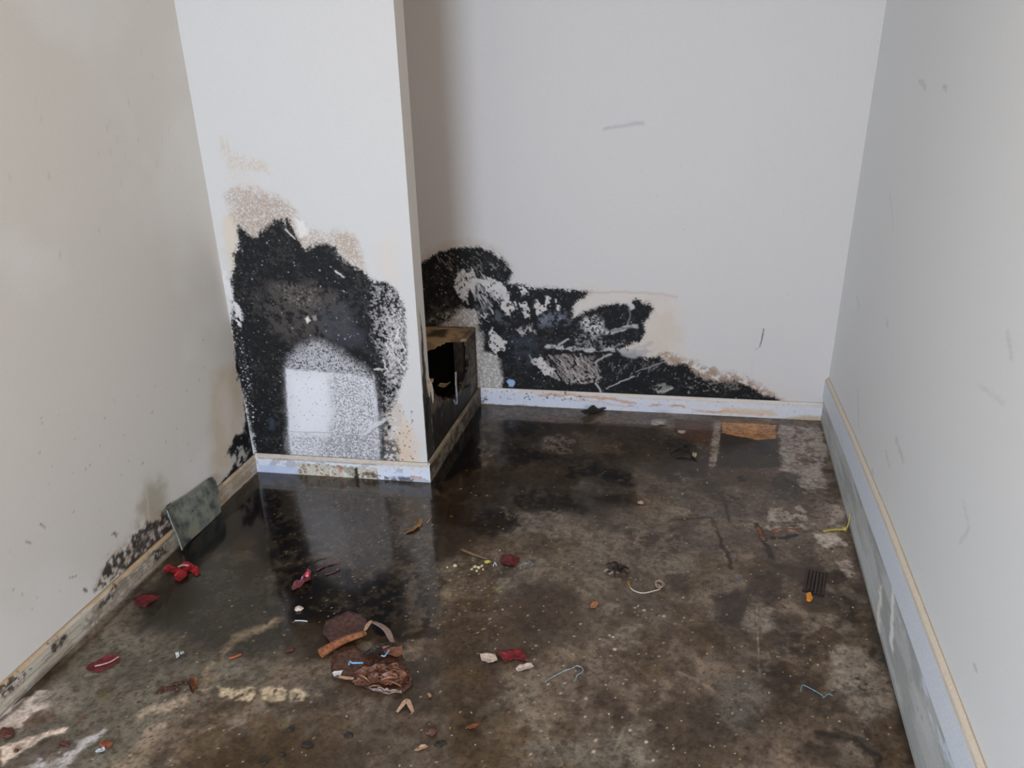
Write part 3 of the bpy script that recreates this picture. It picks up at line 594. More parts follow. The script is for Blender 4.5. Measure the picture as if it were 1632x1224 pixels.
# scraped, flaking patches
for i, q in enumerate(([(-1.011, 0.555), (-0.972, 0.616), (-0.946, 0.595), (-0.926, 0.617), (-0.907, 0.557), (-0.923, 0.507), (-0.941, 0.529), (-0.966, 0.472), (-0.991, 0.505)], [(-0.928, 0.590), (-0.885, 0.577), (-0.852, 0.586), (-0.812, 0.571), (-0.784, 0.539), (-0.780, 0.483), (-0.801, 0.510), (-0.827, 0.532), (-0.860, 0.520), (-0.880, 0.550), (-0.913, 0.557)],
                       [(-0.826, 0.559), (-0.786, 0.552), (-0.768, 0.511), (-0.753, 0.456), (-0.770, 0.413), (-0.802, 0.441), (-0.812, 0.488), (-0.841, 0.509)], [(-0.730, 0.546), (-0.698, 0.546), (-0.688, 0.519), (-0.714, 0.513)], [(-0.726, 0.479), (-0.699, 0.486), (-0.683, 0.444), (-0.686, 0.416), (-0.705, 0.407), (-0.716, 0.443)],
                       [(-0.659, 0.501), (-0.645, 0.487), (-0.635, 0.460), (-0.608, 0.510), (-0.592, 0.503), (-0.608, 0.466), (-0.624, 0.438), (-0.646, 0.417), (-0.662, 0.442)], [(-0.576, 0.495), (-0.566, 0.501), (-0.552, 0.451), (-0.566, 0.451)], [(-0.863, 0.338), (-0.846, 0.362), (-0.833, 0.331), (-0.806, 0.317), (-0.787, 0.298), (-0.802, 0.259), (-0.836, 0.246), (-0.857, 0.274)],
                       [(-0.769, 0.484), (-0.742, 0.490), (-0.737, 0.451), (-0.754, 0.442)], [(-0.885, 0.438), (-0.869, 0.424), (-0.881, 0.395), (-0.891, 0.409)], [(-0.680, 0.223), (-0.636, 0.231), (-0.609, 0.202), (-0.576, 0.174), (-0.598, 0.137), (-0.626, 0.154), (-0.648, 0.186), (-0.675, 0.199)])):
    WB.poly(q, (208, 202, 198), 0.003, 0.008, 70, 0.95, seed=70 + i, spk=(90, 0.22, 0.1))
HAT = [(-0.959, 0.616), (-0.825, 0.592), (-0.768, 0.511), (-0.781, 0.427), (-0.913, 0.423), (-0.979, 0.477)]
rng = random.Random(5)
def hatch(cv, poly_, n, ang, ln, w, c, a=0.85):
    p = np.asarray(poly_); lo, hi = p.min(0), p.max(0)
    for k in range(n):
        for t in range(20):
            x, y = rng.uniform(lo[0], hi[0]), rng.uniform(lo[1], hi[1])
            if inside(x, y, poly_): break
        else: continue
        g = ang + rng.uniform(-0.3, 0.3); l = ln * rng.uniform(0.4, 1.1)
        cv.line([(x - l / 2 * math.cos(g), y - l / 2 * math.sin(g)), (x + l / 2 * math.cos(g), y + l / 2 * math.sin(g))], w * rng.uniform(0.5, 1.3), c, 0.0025, 0.004, 60, a * rng.uniform(0.5, 1))
hatch(WB, HAT, 46, 2.0, 0.045, 0.006, (196, 190, 186))
hatch(WB, [(-1.092, 0.668), (-0.875, 0.693), (-0.798, 0.620), (-1.015, 0.574)], 26, 2.3, 0.035, 0.004, (150, 143, 136), 0.7)
hatch(WB, [(-0.683, 0.223), (-0.519, 0.250), (-0.384, 0.227), (-0.389, 0.123), (-0.532, 0.128), (-0.615, 0.148)], 70, 2.2, 0.04, 0.005, (196, 184, 178))
WB.poly([(-0.587, 0.239), (-0.411, 0.252), (-0.382, 0.153), (-0.532, 0.128)], (150, 140, 134), 0.012, 0.010, 40, 0.6, spk=(110, 0.45, 0.12), seed=83)
hatch(WB, [(-0.357, 0.228), (-0.145, 0.246), (-0.103, 0.196), (-0.300, 0.142)], 30, 1.2, 0.03, 0.004, (150, 146, 143), 0.6)
WB.poly([(-0.532, 0.176), (-0.368, 0.154), (-0.381, 0.118), (-0.518, 0.111)], (180, 172, 166), 0.006, 0.008, 60, 0.7, spk=(120, 0.55, 0.06), seed=84)
WB.poly([(-0.470, 0.406), (-0.415, 0.431), (-0.369, 0.407), (-0.360, 0.357), (-0.399, 0.333), (-0.453, 0.359)], (202, 198, 195), 0.014, 0.008, 50, 0.9, spk=(130, 0.36, 0.16), seed=85)
WB.poly([(-0.493, 0.352), (-0.373, 0.328), (-0.267, 0.318), (-0.305, 0.285), (-0.479, 0.290)], (150, 147, 146), 0.008, 0.008, 50, 0.7, spk=(130, 0.6, 0.08), seed=86)
WB.line([(-0.614, 0.284), (-0.533, 0.279), (-0.398, 0.278), (-0.265, 0.278), (-0.213, 0.297), (-0.162, 0.319)], 0.017, (186, 181, 178), 0.005, 0.007, 50, 0.95, spk=(60, 0.25, 0.15))
WB.line([(-0.519, 0.276), (-0.398, 0.275), (-0.265, 0.275)], 0.004, (110, 107, 106), 0.004, 0.004, 50, 0.6, spk=(40, 0.45, 0.1))
WB.poly([(-0.305, 0.279), (-0.187, 0.290), (-0.160, 0.274), (-0.237, 0.242), (-0.291, 0.257)], (168, 164, 162), 0.008, 0.006, 50, 0.8, seed=87)
WB.line([(-0.360, 0.357), (-0.308, 0.370), (-0.269, 0.383), (-0.230, 0.390)], 0.017, (178, 174, 172), 0.004, 0.006, 50, 0.95, spk=(70, 0.25, 0.15))
WB.line([(-0.342, 0.363), (-0.248, 0.386)], 0.005, (70, 68, 68), 0.003, 0.003, 50, 0.8)
WB.line([(-0.265, 0.477), (-0.261, 0.430), (-0.267, 0.394)], 0.004, (150, 148, 148), 0.003, 0.003, 50, 0.7)
WB.poly([(-0.273, 0.487), (-0.258, 0.499), (-0.242, 0.472), (-0.256, 0.455)], (200, 196, 192), 0.003, 0.004, 60, 0.9, seed=88)
WB.line([(-0.560, 0.292), (-0.519, 0.322)], 0.008, (186, 182, 180), 0.003, 0.003, 50, 0.9)
WB.line([(-0.402, 0.220), (-0.371, 0.242), (-0.336, 0.258)], 0.008, (170, 166, 163), 0.003, 0.003, 50, 0.9)
WB.line([(-0.348, 0.095), (-0.300, 0.127), (-0.234, 0.160)], 0.005, (178, 174, 172), 0.002, 0.003, 50, 0.9)
WB.line([(-0.227, 0.184), (-0.157, 0.211), (-0.100, 0.239)], 0.004, (150, 147, 146), 0.003, 0.003, 50, 0.8)
WB.line([(-0.395, 0.120), (-0.380, 0.094), (-0.369, 0.073)], 0.009, (180, 176, 172), 0.003, 0.003, 50, 0.9)
WB.line([(-0.402, 0.197), (-0.387, 0.153)], 0.006, (160, 152, 148), 0.003, 0.003, 50, 0.8)
WB.line([(-0.129, 0.091), (-0.098, 0.099), (-0.072, 0.112)], 0.009, (176, 172, 168), 0.003, 0.003, 50, 0.9)
WB.poly([(-0.157, 0.117), (-0.100, 0.137), (-0.067, 0.115), (-0.124, 0.083)], (150, 146, 142), 0.006, 0.006, 50, 0.7, spk=(110, 0.48, 0.1), seed=89)
WB.line([(0.083, 0.140), (0.134, 0.152), (0.191, 0.151)], 0.005, (130, 120, 112), 0.004, 0.003, 50, 0.8)
WB.dots([(-0.103, 0.196), (0.029, 0.173), (0.240, 0.125), (0.009, 0.084)], 90, (0.0012, 0.005), (140, 134, 130), 0.8, 90)
WB.poly([(0.135, 0.149), (0.190, 0.160), (0.219, 0.129), (0.176, 0.116)], (120, 112, 106), 0.006, 0.006, 50, 0.7, spk=(120, 0.5, 0.1), seed=91)
WB.poly([(-0.635, 0.418), (-0.573, 0.445), (-0.523, 0.435), (-0.523, 0.393), (-0.587, 0.377), (-0.641, 0.375)], (120, 125, 138), 0.022, 0.014, 26, 0.7, spk=(70, 0.42, 0.2), seed=92)
WB.poly([(-0.762, 0.313), (-0.668, 0.346), (-0.642, 0.245), (-0.697, 0.198), (-0.758, 0.211)], (60, 66, 76), 0.03, 0.016, 26, 0.6, spk=(40, 0.4, 0.25), seed=93)
WB.poly([(-0.750, 0.357), (-0.681, 0.388), (-0.663, 0.346), (-0.723, 0.326)], (190, 180, 178), 0.008, 0.008, 50, 0.8, spk=(90, 0.5, 0.1), seed=94)
WB.poly([(-0.920, 0.451), (-0.856, 0.481), (-0.803, 0.426), (-0.777, 0.370), (-0.858, 0.396)], (104, 107, 112), 0.018, 0.012, 30, 0.5, spk=(50, 0.45, 0.15), seed=95)
WB.poly([(-0.791, 0.113), (-0.780, 0.122), (-0.760, 0.120), (-0.752, 0.105), (-0.761, 0.087), (-0.781, 0.086)], (158, 180, 214), 0.003, 0.003, 60, 0.95, seed=96)
WB.dots(BIG, 420, (0.0010, 0.0036), (168, 163, 160), 0.8, 97)
# scuffs higher up
WB.line([(-0.389, 1.179), (-0.335, 1.192), (-0.244, 1.205)], 0.009, (176, 177, 178), 0.006, 0.003, a=0.8)
WB.line([(-0.347, 1.195), (-0.239, 1.199)], 0.006, (190, 190, 190), 0.006, 0.003, a=0.6)
WB.line([(0.281, 0.397), (0.280, 0.353), (0.274, 0.317)], 0.004, (70, 68, 68), 0.002, 0.002)
WB.line([(0.274, 0.317), (0.256, 0.302)], 0.003, (180, 176, 172), 0.002, 0.002)
WB.line([(0.249, 0.268), (0.255, 0.183)], 0.004, (198, 192, 188), 0.003, 0.002, a=0.6)
WB.dots([(-0.785, 1.079), (0.397, 1.079), (0.503, 0.251), (0.123, 0.291), (-0.665, 0.623)], 50, (0.0012, 0.004), (186, 180, 176), 0.6, 98)
def pb(U, V): return U, y_back(U), V
yb0, yb1 = y_back(-1.64) + 0.0006, y_back(0.6) + 0.0006
painted('wall_back', [(WB, pb, True)], [[(-1.64, yb0, 0), (0.6, yb1, 0), (0.6, yb1 + 0.1, 0), (-1.64, yb0 + 0.1, 0), (-1.64, yb0, ZTOP), (0.6, yb1, ZTOP), (0.6, yb1 + 0.1, ZTOP), (-1.64, yb0 + 0.1, ZTOP)]], M_WALL, base=(0.72, 0.7, 0.69))

# partition wall ending in the room: u = x, v = z
WC = Canvas(steps(XL, 0.0017, XP), steps(0.0, 0.0017, 0.92, 0.003, 1.2, 0.05, ZTOP), (204, 202, 199), GW)
WC.poly([(-1.570, 0.979), (-1.531, 1.001), (-1.507, 0.980), (-1.532, 0.862), (-1.534, 0.796), (-1.578, 0.773), (-1.585, 0.861)], (206, 194, 176), 0.014, 0.012, 22, 0.8, seed=101)
WC.poly([(-1.533, 1.060), (-1.496, 1.073), (-1.368, 1.061), (-1.320, 1.023), (-1.267, 0.947), (-1.207, 0.923), (-1.161, 0.940), (-1.107, 0.924), (-1.099, 0.874), (-1.080, 0.806), (-1.053, 0.719), (-1.219, 0.825), (-1.363, 0.908), (-1.478, 0.885), (-1.531, 0.922)], (180, 162, 146), 0.014, 0.014, 26, 0.85, spk=(230, 0.42, 0.16), seed=102)
WC.poly([(-1.514, 1.042), (-1.365, 1.043), (-1.308, 0.982), (-1.382, 0.929), (-1.477, 0.895), (-1.513, 0.948)], (156, 134, 118), 0.03, 0.014, 26, 0.6, spk=(260, 0.5, 0.12), seed=103)
WC.poly([(-1.185, 0.921), (-1.108, 0.916), (-1.091, 0.827), (-1.139, 0.848)], (172, 150, 132), 0.012, 0.010, 30, 0.7, spk=(240, 0.46, 0.14), seed=104)
WC.poly([(-1.543, 1.201), (-1.503, 1.193), (-1.370, 1.149), (-1.372, 1.110), (-1.438, 1.129), (-1.524, 1.137)], (196, 178, 158), 0.012, 0.012, 26, 0.65, spk=(240, 0.5, 0.16), seed=105)
WC.poly([(-1.518, 1.143), (-1.439, 1.123), (-1.405, 1.063), (-1.511, 1.063)], (206, 192, 176), 0.025, 0.014, 26, 0.5, spk=(240, 0.55, 0.12), seed=106)
WC.poly([(-1.028, 0.892), (-0.969, 0.934), (-0.960, 0.787), (-0.994, 0.764), (-1.045, 0.807)], (210, 200, 188), 0.03, 0.016, 20, 0.55, seed=107)
WC.poly([(-1.308, 0.982), (-1.277, 0.968), (-1.273, 0.920), (-1.300, 0.913)], (226, 222, 216), 0.006, 0.006, 40, 0.8, seed=108)
CB = [(-1.592, 0.040), (-1.593, 0.146), (-1.601, 0.292), (-1.612, 0.440), (-1.601, 0.588), (-1.583, 0.647), (-1.572, 0.751), (-1.546, 0.807), (-1.545, 0.840), (-1.522, 0.882), (-1.517, 0.950), (-1.490, 0.923), (-1.459, 0.904), (-1.425, 0.937), (-1.383, 0.967), (-1.355, 0.977), (-1.346, 0.946), (-1.338, 0.973), (-1.325, 0.967), (-1.314, 0.911), (-1.289, 0.864), (-1.248, 0.891), (-1.211, 0.891), (-1.179, 0.881), (-1.169, 0.856), (-1.158, 0.834), (-1.102, 0.805), (-1.058, 0.763), (-1.023, 0.759), (-0.990, 0.738), (-0.967, 0.695), (-0.963, 0.670), (-0.966, 0.575), (-0.970, 0.467), (-0.990, 0.416), (-1.008, 0.367), (-1.032, 0.296), (-1.044, 0.263), (-1.062, 0.167), (-1.087, 0.046)]
WC.poly(CB, (120, 108, 98), 0.014, 0.006, 45, 0.6, seed=109, fray=0.010)
WC.poly(CB, BLACK, 0.005, 0.006, 45, 1.0, seed=109, fray=0.007)
WC.poly(CB, (62, 58, 54), 0.01, 0.006, 30, 0.6, spk=(120, 0.60, 0.08), seed=136)
WC.poly(CB, (9, 9, 10), 0.01, 0.006, 30, 0.7, spk=(24, 0.52, 0.12), seed=137)
WC.poly([(-1.067, 0.758), (-0.986, 0.738), (-0.964, 0.677), (-0.972, 0.470), (-1.008, 0.367), (-1.044, 0.270), (-1.076, 0.166), (-1.077, 0.269), (-1.052, 0.442), (-1.080, 0.559), (-1.082, 0.696)], (150, 146, 144), 0.012, 0.010, 40, 0.9, spk=(130, 0.60, 0.08), seed=110)
WC.poly([(-1.007, 0.698), (-0.960, 0.677), (-0.969, 0.446), (-1.013, 0.359), (-1.040, 0.419)], (196, 192, 190), 0.008, 0.008, 40, 0.85, spk=(150, 0.56, 0.08), seed=111)
hatch(WC, [(-1.053, 0.719), (-0.963, 0.699), (-0.969, 0.446), (-1.016, 0.371), (-1.052, 0.442)], 46, 1.9, 0.035, 0.0035, (188, 184, 182), 0.8)
hatch(WC, [(-1.046, 0.652), (-0.962, 0.655), (-0.969, 0.446), (-1.026, 0.395)], 30, 0.8, 0.03, 0.003, (206, 202, 198), 0.8)
WC.dots([(-1.071, 0.763), (-0.986, 0.738), (-0.960, 0.677), (-0.972, 0.470), (-1.048, 0.270), (-1.072, 0.319), (-1.061, 0.513)], 260, (0.001, 0.0045), (190, 187, 184), 0.85, 138)
WC.poly([(-1.498, 0.707), (-1.430, 0.758), (-1.270, 0.767), (-1.169, 0.716), (-1.157, 0.580), (-1.253, 0.541), (-1.370, 0.537), (-1.456, 0.593)], (74, 68, 64), 0.03, 0.02, 20, 0.8, spk=(60, 0.40, 0.2), seed=112)
WC.poly([(-1.410, 0.743), (-1.273, 0.747), (-1.238, 0.669), (-1.355, 0.643)], (112, 103, 96), 0.02, 0.015, 30, 0.6, spk=(130, 0.55, 0.1), seed=113)
WC.poly([(-1.283, 0.668), (-1.147, 0.672), (-1.114, 0.558), (-1.118, 0.511), (-1.230, 0.542)], (60, 64, 70), 0.025, 0.02, 20, 0.6, seed=114)
WC.poly([(-1.321, 0.628), (-1.308, 0.635), (-1.301, 0.621), (-1.314, 0.607)], (222, 216, 206), 0.004, 0.003, 60, 0.95, seed=115)
WC.poly([(-1.294, 0.635), (-1.278, 0.638), (-1.280, 0.622), (-1.294, 0.619)], (150, 142, 132), 0.004, 0.003, 60, 0.8, seed=116)
# pale patch left where something stood
ARCH = [(-1.418, 0.431), (-1.398, 0.476), (-1.364, 0.511), (-1.324, 0.534), (-1.276, 0.543), (-1.232, 0.528), (-1.194, 0.494), (-1.151, 0.462), (-1.114, 0.440), (-1.093, 0.416), (-1.090, 0.303), (-1.089, 0.191), (-1.101, 0.059), (-1.460, 0.035), (-1.446, 0.170), (-1.435, 0.301)]
WC.poly(ARCH, (190, 189, 192), 0.026, 0.008, 30, 0.95, spk=(270, 0.36, 0.3), seed=117)
WC.poly([(-1.421, 0.431), (-1.291, 0.427), (-1.174, 0.422), (-1.095, 0.402), (-1.092, 0.303), (-1.100, 0.069), (-1.455, 0.057), (-1.442, 0.197)], (216, 215, 218), 0.006, 0.003, 30, 0.92, seed=118)
WC.poly([(-1.267, 0.428), (-1.093, 0.416), (-1.096, 0.191), (-1.100, 0.064), (-1.337, 0.057), (-1.263, 0.258)], (96, 95, 98), 0.03, 0.012, 30, 0.75, spk=(290, 0.57, 0.16), seed=119)
WC.poly([(-1.443, 0.157), (-1.089, 0.191), (-1.100, 0.064), (-1.458, 0.049)], (110, 108, 110), 0.012, 0.008, 30, 0.7, spk=(270, 0.60, 0.14), seed=120)
WC.poly([(-1.398, 0.403), (-1.269, 0.408), (-1.297, 0.179), (-1.421, 0.172)], (224, 224, 228), 0.03, 0.01, 20, 0.7, seed=121)
WC.line([(-1.440, 0.176), (-1.273, 0.180), (-1.105, 0.169)], 0.003, (150, 148, 148), 0.003, 0.002, 60, 0.7)
WC.line([(-1.093, 0.421), (-1.091, 0.368), (-1.091, 0.268)], 0.003, (206, 204, 204), 0.003, 0.002, 60, 0.8)
WC.line([(-1.164, 0.176), (-1.112, 0.216), (-1.049, 0.257)], 0.010, (206, 204, 206), 0.004, 0.004, 60, 0.85)
WC.line([(-1.153, 0.169), (-1.101, 0.211), (-1.055, 0.249)], 0.002, (80, 78, 78), 0.002, 0.002, 60, 0.8)
WC.line([(-1.130, 0.163), (-1.096, 0.160)], 0.008, (206, 202, 200), 0.004, 0.003, 60, 0.8)
for q in ([(-1.038, 0.568), (-1.018, 0.562), (-1.012, 0.527)], [(-1.038, 0.542), (-1.027, 0.510), (-1.011, 0.492)], [(-0.999, 0.574), (-0.979, 0.551), (-0.968, 0.517)], [(-1.016, 0.515), (-0.994, 0.481), (-0.976, 0.450)], [(-1.084, 0.446), (-1.051, 0.447)], [(-1.053, 0.478), (-1.038, 0.443), (-1.053, 0.425)], [(-0.983, 0.609), (-1.001, 0.551)], [(-1.188, 0.799), (-1.166, 0.782)], [(-1.347, 0.938), (-1.334, 0.925), (-1.318, 0.911)]):
    WC.line(q, 0.005, (214, 210, 206), 0.003, 0.004, 60, 0.9)
WC.dots(CB, 520, (0.0008, 0.0034), (160, 160, 166), 0.8, 122)
WC.dots([(-1.585, 0.636), (-1.551, 0.445), (-1.585, 0.081), (-1.615, 0.134)], 150, (0.001, 0.004), (190, 190, 196), 0.85, 123)
WC.poly([(-1.602, 0.806), (-1.575, 0.773), (-1.573, 0.705), (-1.559, 0.625), (-1.564, 0.566), (-1.579, 0.589), (-1.591, 0.682), (-1.602, 0.727)], (216, 212, 212), 0.006, 0.010, 40, 0.9, spk=(60, 0.35, 0.12), seed=124)
WC.poly([(-1.076, 0.166), (-1.039, 0.321), (-0.997, 0.323), (-0.986, 0.171), (-0.982, 0.061), (-1.087, 0.054)], (196, 182, 170), 0.010, 0.010, 40, 0.8, spk=(60, 0.42, 0.12), seed=125)
WC.poly([(-1.036, 0.194), (-0.991, 0.253), (-0.955, 0.199), (-0.951, 0.063), (-1.028, 0.058)], (212, 188, 164), 0.02, 0.012, 22, 0.7, seed=126)
WC.poly([(-1.091, 0.165), (-1.033, 0.169), (-1.018, 0.059), (-1.101, 0.053)], (40, 40, 42), 0.012, 0.010, 40, 0.8, spk=(80, 0.52, 0.08), seed=127)
WC.dots([(-1.067, 0.319), (-0.953, 0.300), (-0.951, 0.063), (-1.091, 0.054)], 120, (0.001, 0.004), (50, 48, 48), 0.85, 128)
WC.dots(ARCH, 360, (0.0007, 0.0024), (60, 60, 64), 0.8, 129)
WC.poly([(-1.522, 0.213), (-1.505, 0.225), (-1.498, 0.207), (-1.507, 0.180), (-1.524, 0.182)], (58, 66, 86), 0.010, 0.006, 30, 0.6, seed=130)
# free end of the partition: u = y, v = z
WE = Canvas(steps(0.0, 0.003, TP), steps(0.0, 0.004, 0.75, 0.05, ZTOP), (206, 200, 192), GW)
WE.poly([(0.03, 0.66), (0.038, 0.60), (0.05, 0.40), (0.06, 0.34), (0.05, 0.25), (0.0, 0.12), (0.0, 0.34), (0.022, 0.5)], (42, 34, 28), 0.005, 0.006, 30, 0.95, seed=131)
WE.poly([(0.0, -0.02), (0.0, 0.22), (0.03, 0.33), (0.06, 0.32), (0.08, 0.30), (0.08, -0.02)], (26, 22, 19), 0.008, 0.008, 30, 0.95, seed=132)
WE.poly([(0.0, 0.0), (0.0, 0.3), (0.008, 0.3), (0.008, 0.0)], (120, 105, 90), 0.004, 0.004, 30, 0.7, seed=133)
ang = math.atan(0.0783)
def pc(U, V): return U, y_part(U), V
def pe(U, V): return np.full_like(U, XP), y_part(XP) + U, V
y0, y1 = y_part(XL) + 0.0006, y_part(XP) + 0.0006
painted('wall_partition', [(WC, pc, True), (WE, pe, True)],
        [[(XL, y0, 0), (XP - 0.0006, y1, 0), (XP - 0.0006, y1 + TP - 0.0006, 0), (XL, y0 + TP, 0), (XL, y0, ZTOP), (XP - 0.0006, y1, ZTOP), (XP - 0.0006, y1 + TP - 0.0006, ZTOP), (XL, y0 + TP, ZTOP)]], M_WALL, base=(0.72, 0.71, 0.7))

# wall behind the camera with the open doorway, and the ceiling
def plain_box(name, boxes, m, kind='structure'):
    bm = bmesh.new()
    for b in boxes:
        v = [bm.verts.new(p) for p in b]
        for f in ((0, 3, 2, 1), (4, 5, 6, 7), (0, 1, 5, 4), (1, 2, 6, 5), (2, 3, 7, 6), (3, 0, 4, 7)): bm.faces.new([v[i] for i in f])
    o = link(name, bm, m); o['kind'] = kind
    return o
M_PLAIN = mat('warm_bounce_paint', (190, 178, 160), 0.6, 0.04, 30)  # unseen surfaces tinted beige and darker to warm the bounced light
plain_box('wall_rear', [box8(XL, -1.27, YREAR - 0.1, YREAR, 0, ZTOP), box8(-0.19, XR, YREAR - 0.1, YREAR, 0, ZTOP), box8(-1.27, -0.19, YREAR - 0.1, YREAR, 2.05, ZTOP)], M_PLAIN)
plain_box('ceiling', [box8(XL - 0.1, XR + 0.1, YREAR - 0.1, 3.35, ZTOP, ZTOP + 0.1)], M_PLAIN)

# ------------------------------------------------------------------ skirtings
def board_profile(cv, p0, p1, normal, t, H, cap=0.006):
    """painted front face of a skirting from p0 to p1 (x, y at the floor), u along, v up"""
    d = Vector(p1) - Vector(p0)
    L = d.length; d /= L
    return lambda U, V: (p0[0] + d.x * U + normal[0] * (t - np.maximum(0, V - (H - cap)) ** 1.0 * 0.8), p0[1] + d.y * U + normal[1] * (t - np.maximum(0, V - (H - cap)) * 0.8), V)

# left: u = y
HB = 0.071
BLc = Canvas(steps(0.3, 0.1, 0.9, 0.003, 2.345), steps(0.0, 0.0024, HB), (186, 178, 165), GB)
BLc.wash((150, 136, 116), 16, 0.55, 0.12, 0.6, 140)
BLc.line([(1.125, 0.069), (1.406, 0.076), (1.811, 0.062), (2.345, 0.054)], 0.012, (176, 148, 112), 0.006, 0.004, 40, 0.9)
BLc.poly([(1.794, 0.062), (1.792, 0.002), (1.430, 0.001), (1.391, 0.033), (1.450, 0.062)], (126, 120, 112), 0.008, 0.010, 40, 0.75, spk=(60, 0.45, 0.15), seed=141)
for s, q in enumerate(([(1.280, 0.065), (1.319, 0.061), (1.351, 0.046), (1.338, 0.031), (1.288, 0.037)], [(1.132, 0.088), (1.173, 0.069), (1.211, 0.048), (1.191, 0.032), (1.134, 0.039), (1.117, 0.048)], [(1.701, 0.066), (1.765, 0.050), (1.773, 0.016), (1.717, 0.019)], [(1.419, 0.028), (1.430, 0.023), (1.423, 0.011), (1.413, 0.017)], [(1.444, 0.044), (1.527, 0.057), (1.557, 0.068), (1.534, 0.040), (1.466, 0.033)])):
    BLc.poly(q, (36, 33, 29), 0.005, 0.010, 60, 0.9, spk=(110, 0.42, 0.12), seed=142 + s)
for k in range(26):
    u0 = rng.uniform(1.0, 2.3); z = rng.uniform(0.012, 0.06)
    BLc.line([(u0, z), (u0 + rng.uniform(0.05, 0.25), z + rng.uniform(-0.006, 0.006))], 0.003, rng.choice([(110, 98, 84), (140, 124, 102), (206, 200, 190)]), 0.002, 0.002, 60, 0.7)
BLc.poly([(2.052, 0.032), (2.340, 0.037), (2.328, -0.003), (2.042, -0.001)], (160, 138, 112), 0.006, 0.008, 40, 0.8, spk=(60, 0.4, 0.2), seed=150)
BLc.line([(2.044, 0.005), (2.330, 0.001)], 0.010, (196, 190, 182), 0.006, 0.004, 40, 0.7)
BLc.line([(1.103, 0.005), (1.792, 0.002), (2.328, -0.003)], 0.006, (60, 54, 48), 0.005, 0.003, 40, 0.7)
XB = XL + 0.013
def pbl(U, V): return XB - np.maximum(0, V - (HB - 0.007)) * 1.0, U, V
painted('baseboard_left', [(BLc, pbl, False)], [[(XL + 0.0004, 0.3, 0.0004), (XB - 0.0006, 0.3, 0.0004), (XB - 0.0006, 2.345, 0.0004), (XL + 0.0004, 2.345, 0.0004), (XL + 0.0004, 0.3, HB), (XB - 0.0078, 0.3, HB), (XB - 0.0078, 2.345, HB), (XL + 0.0004, 2.345, HB)]], M_BOARD, base=(0.42, 0.32, 0.21))

# partition: u = x, wraps round the free end
HC = 0.078
BCc = Canvas(steps(XB, 0.0024, XP + 0.011), steps(0.0, 0.0024, HC), (206, 209, 216), GB)
BCc.wash((150, 150, 156), 30, 0.56, 0.10, 0.6, 151)
BCc.line([(-1.575, 0.072), (-1.256, 0.069), (-0.918, 0.070)], 0.016, (190, 176, 158), 0.005, 0.004, 40, 0.9)
BCc.poly([(-1.581, 0.033), (-1.425, 0.030), (-1.429, -0.003), (-1.587, -0.000)], (180, 190, 212), 0.003, 0.003, 40, 0.9, seed=152)
BCc.poly([(-1.417, 0.050), (-1.107, 0.049), (-1.112, -0.006), (-1.425, -0.011)], (190, 183, 166), 0.002, 0.003, 60, 0.95, seed=153)
BCc.dots([(-1.417, 0.050), (-1.107, 0.049), (-1.112, -0.006), (-1.425, -0.011)], 170, (0.0015, 0.007), (120, 96, 70), 0.85, 154)
BCc.dots([(-1.417, 0.050), (-1.107, 0.049), (-1.112, -0.006), (-1.425, -0.011)], 90, (0.0015, 0.006), (214, 212, 206), 0.9, 155)
BCc.poly([(-1.258, 0.052), (-1.243, 0.051), (-1.247, 0.018), (-1.262, 0.019)], (180, 110, 100), 0.002, 0.003, 60, 0.6, seed=156)
BCc.poly([(-1.239, 0.045), (-1.197, 0.046), (-1.203, 0.015), (-1.242, 0.018)], (128, 132, 116), 0.003, 0.004, 60, 0.6, seed=157)
BCc.poly([(-1.197, 0.048), (-1.185, 0.046), (-1.185, -0.005), (-1.205, -0.007)], (30, 28, 28), 0.002, 0.004, 60, 0.95, seed=158)
BCc.poly([(-1.166, 0.034), (-1.108, 0.033), (-1.111, -0.000), (-1.177, 0.001)], (84, 64, 50), 0.004, 0.005, 60, 0.85, spk=(120, 0.4, 0.15), seed=159)
BCc.poly([(-1.109, 0.019), (-0.969, 0.021), (-0.971, -0.001), (-1.112, -0.006)], (66, 68, 76), 0.004, 0.006, 50, 0.8, spk=(70, 0.42, 0.12), seed=160)
BCc.poly([(-1.089, 0.034), (-0.920, 0.035), (-0.921, 0.019), (-1.090, 0.018)], (200, 212, 234), 0.004, 0.004, 50, 0.85, seed=161)
BCc.line([(-0.981, 0.020), (-0.945, 0.020)], 0.007, (200, 132, 92), 0.002, 0.003, 60, 0.9)
BCc.line([(-1.577, 0.061), (-1.430, 0.062), (-1.110, 0.062)], 0.0025, (110, 90, 70), 0.002, 0.002, 60, 0.8)
BCe = Canvas(steps(0.0, 0.006, 0.79), steps(0.0, 0.0026, HC), (118, 104, 86), GB)
BCe.wash((58, 50, 42), 26, 0.50, 0.12, 0.85, 162)
BCe.wash((150, 140, 124), 40, 0.62, 0.08, 0.6, 163)
BCe.line([(0, 0.072), (0.4, 0.070), (0.79, 0.072)], 0.012, (134, 116, 92), 0.005, 0.004, 40, 0.8)
BCe.poly([(0.5, 0), (0.79, 0), (0.79, 0.08), (0.62, 0.08)], (56, 50, 44), 0.04, 0.02, 20, 0.7, seed=164)
yc0, yc1 = y_part(XB) - 0.012, y_part(XP + 0.011) - 0.012
def pbc(U, V): return U, y_part(U) - 0.012 + np.maximum(0, V - (HC - 0.007)) * 1.0, V
def pbe(U, V): return XP + 0.011 - np.maximum(0, V - (HC - 0.007)) * 1.0, yc1 + U * (y_back(XP) - 0.013 - yc1) / 0.79, V
ye = y_back(XP) - 0.013
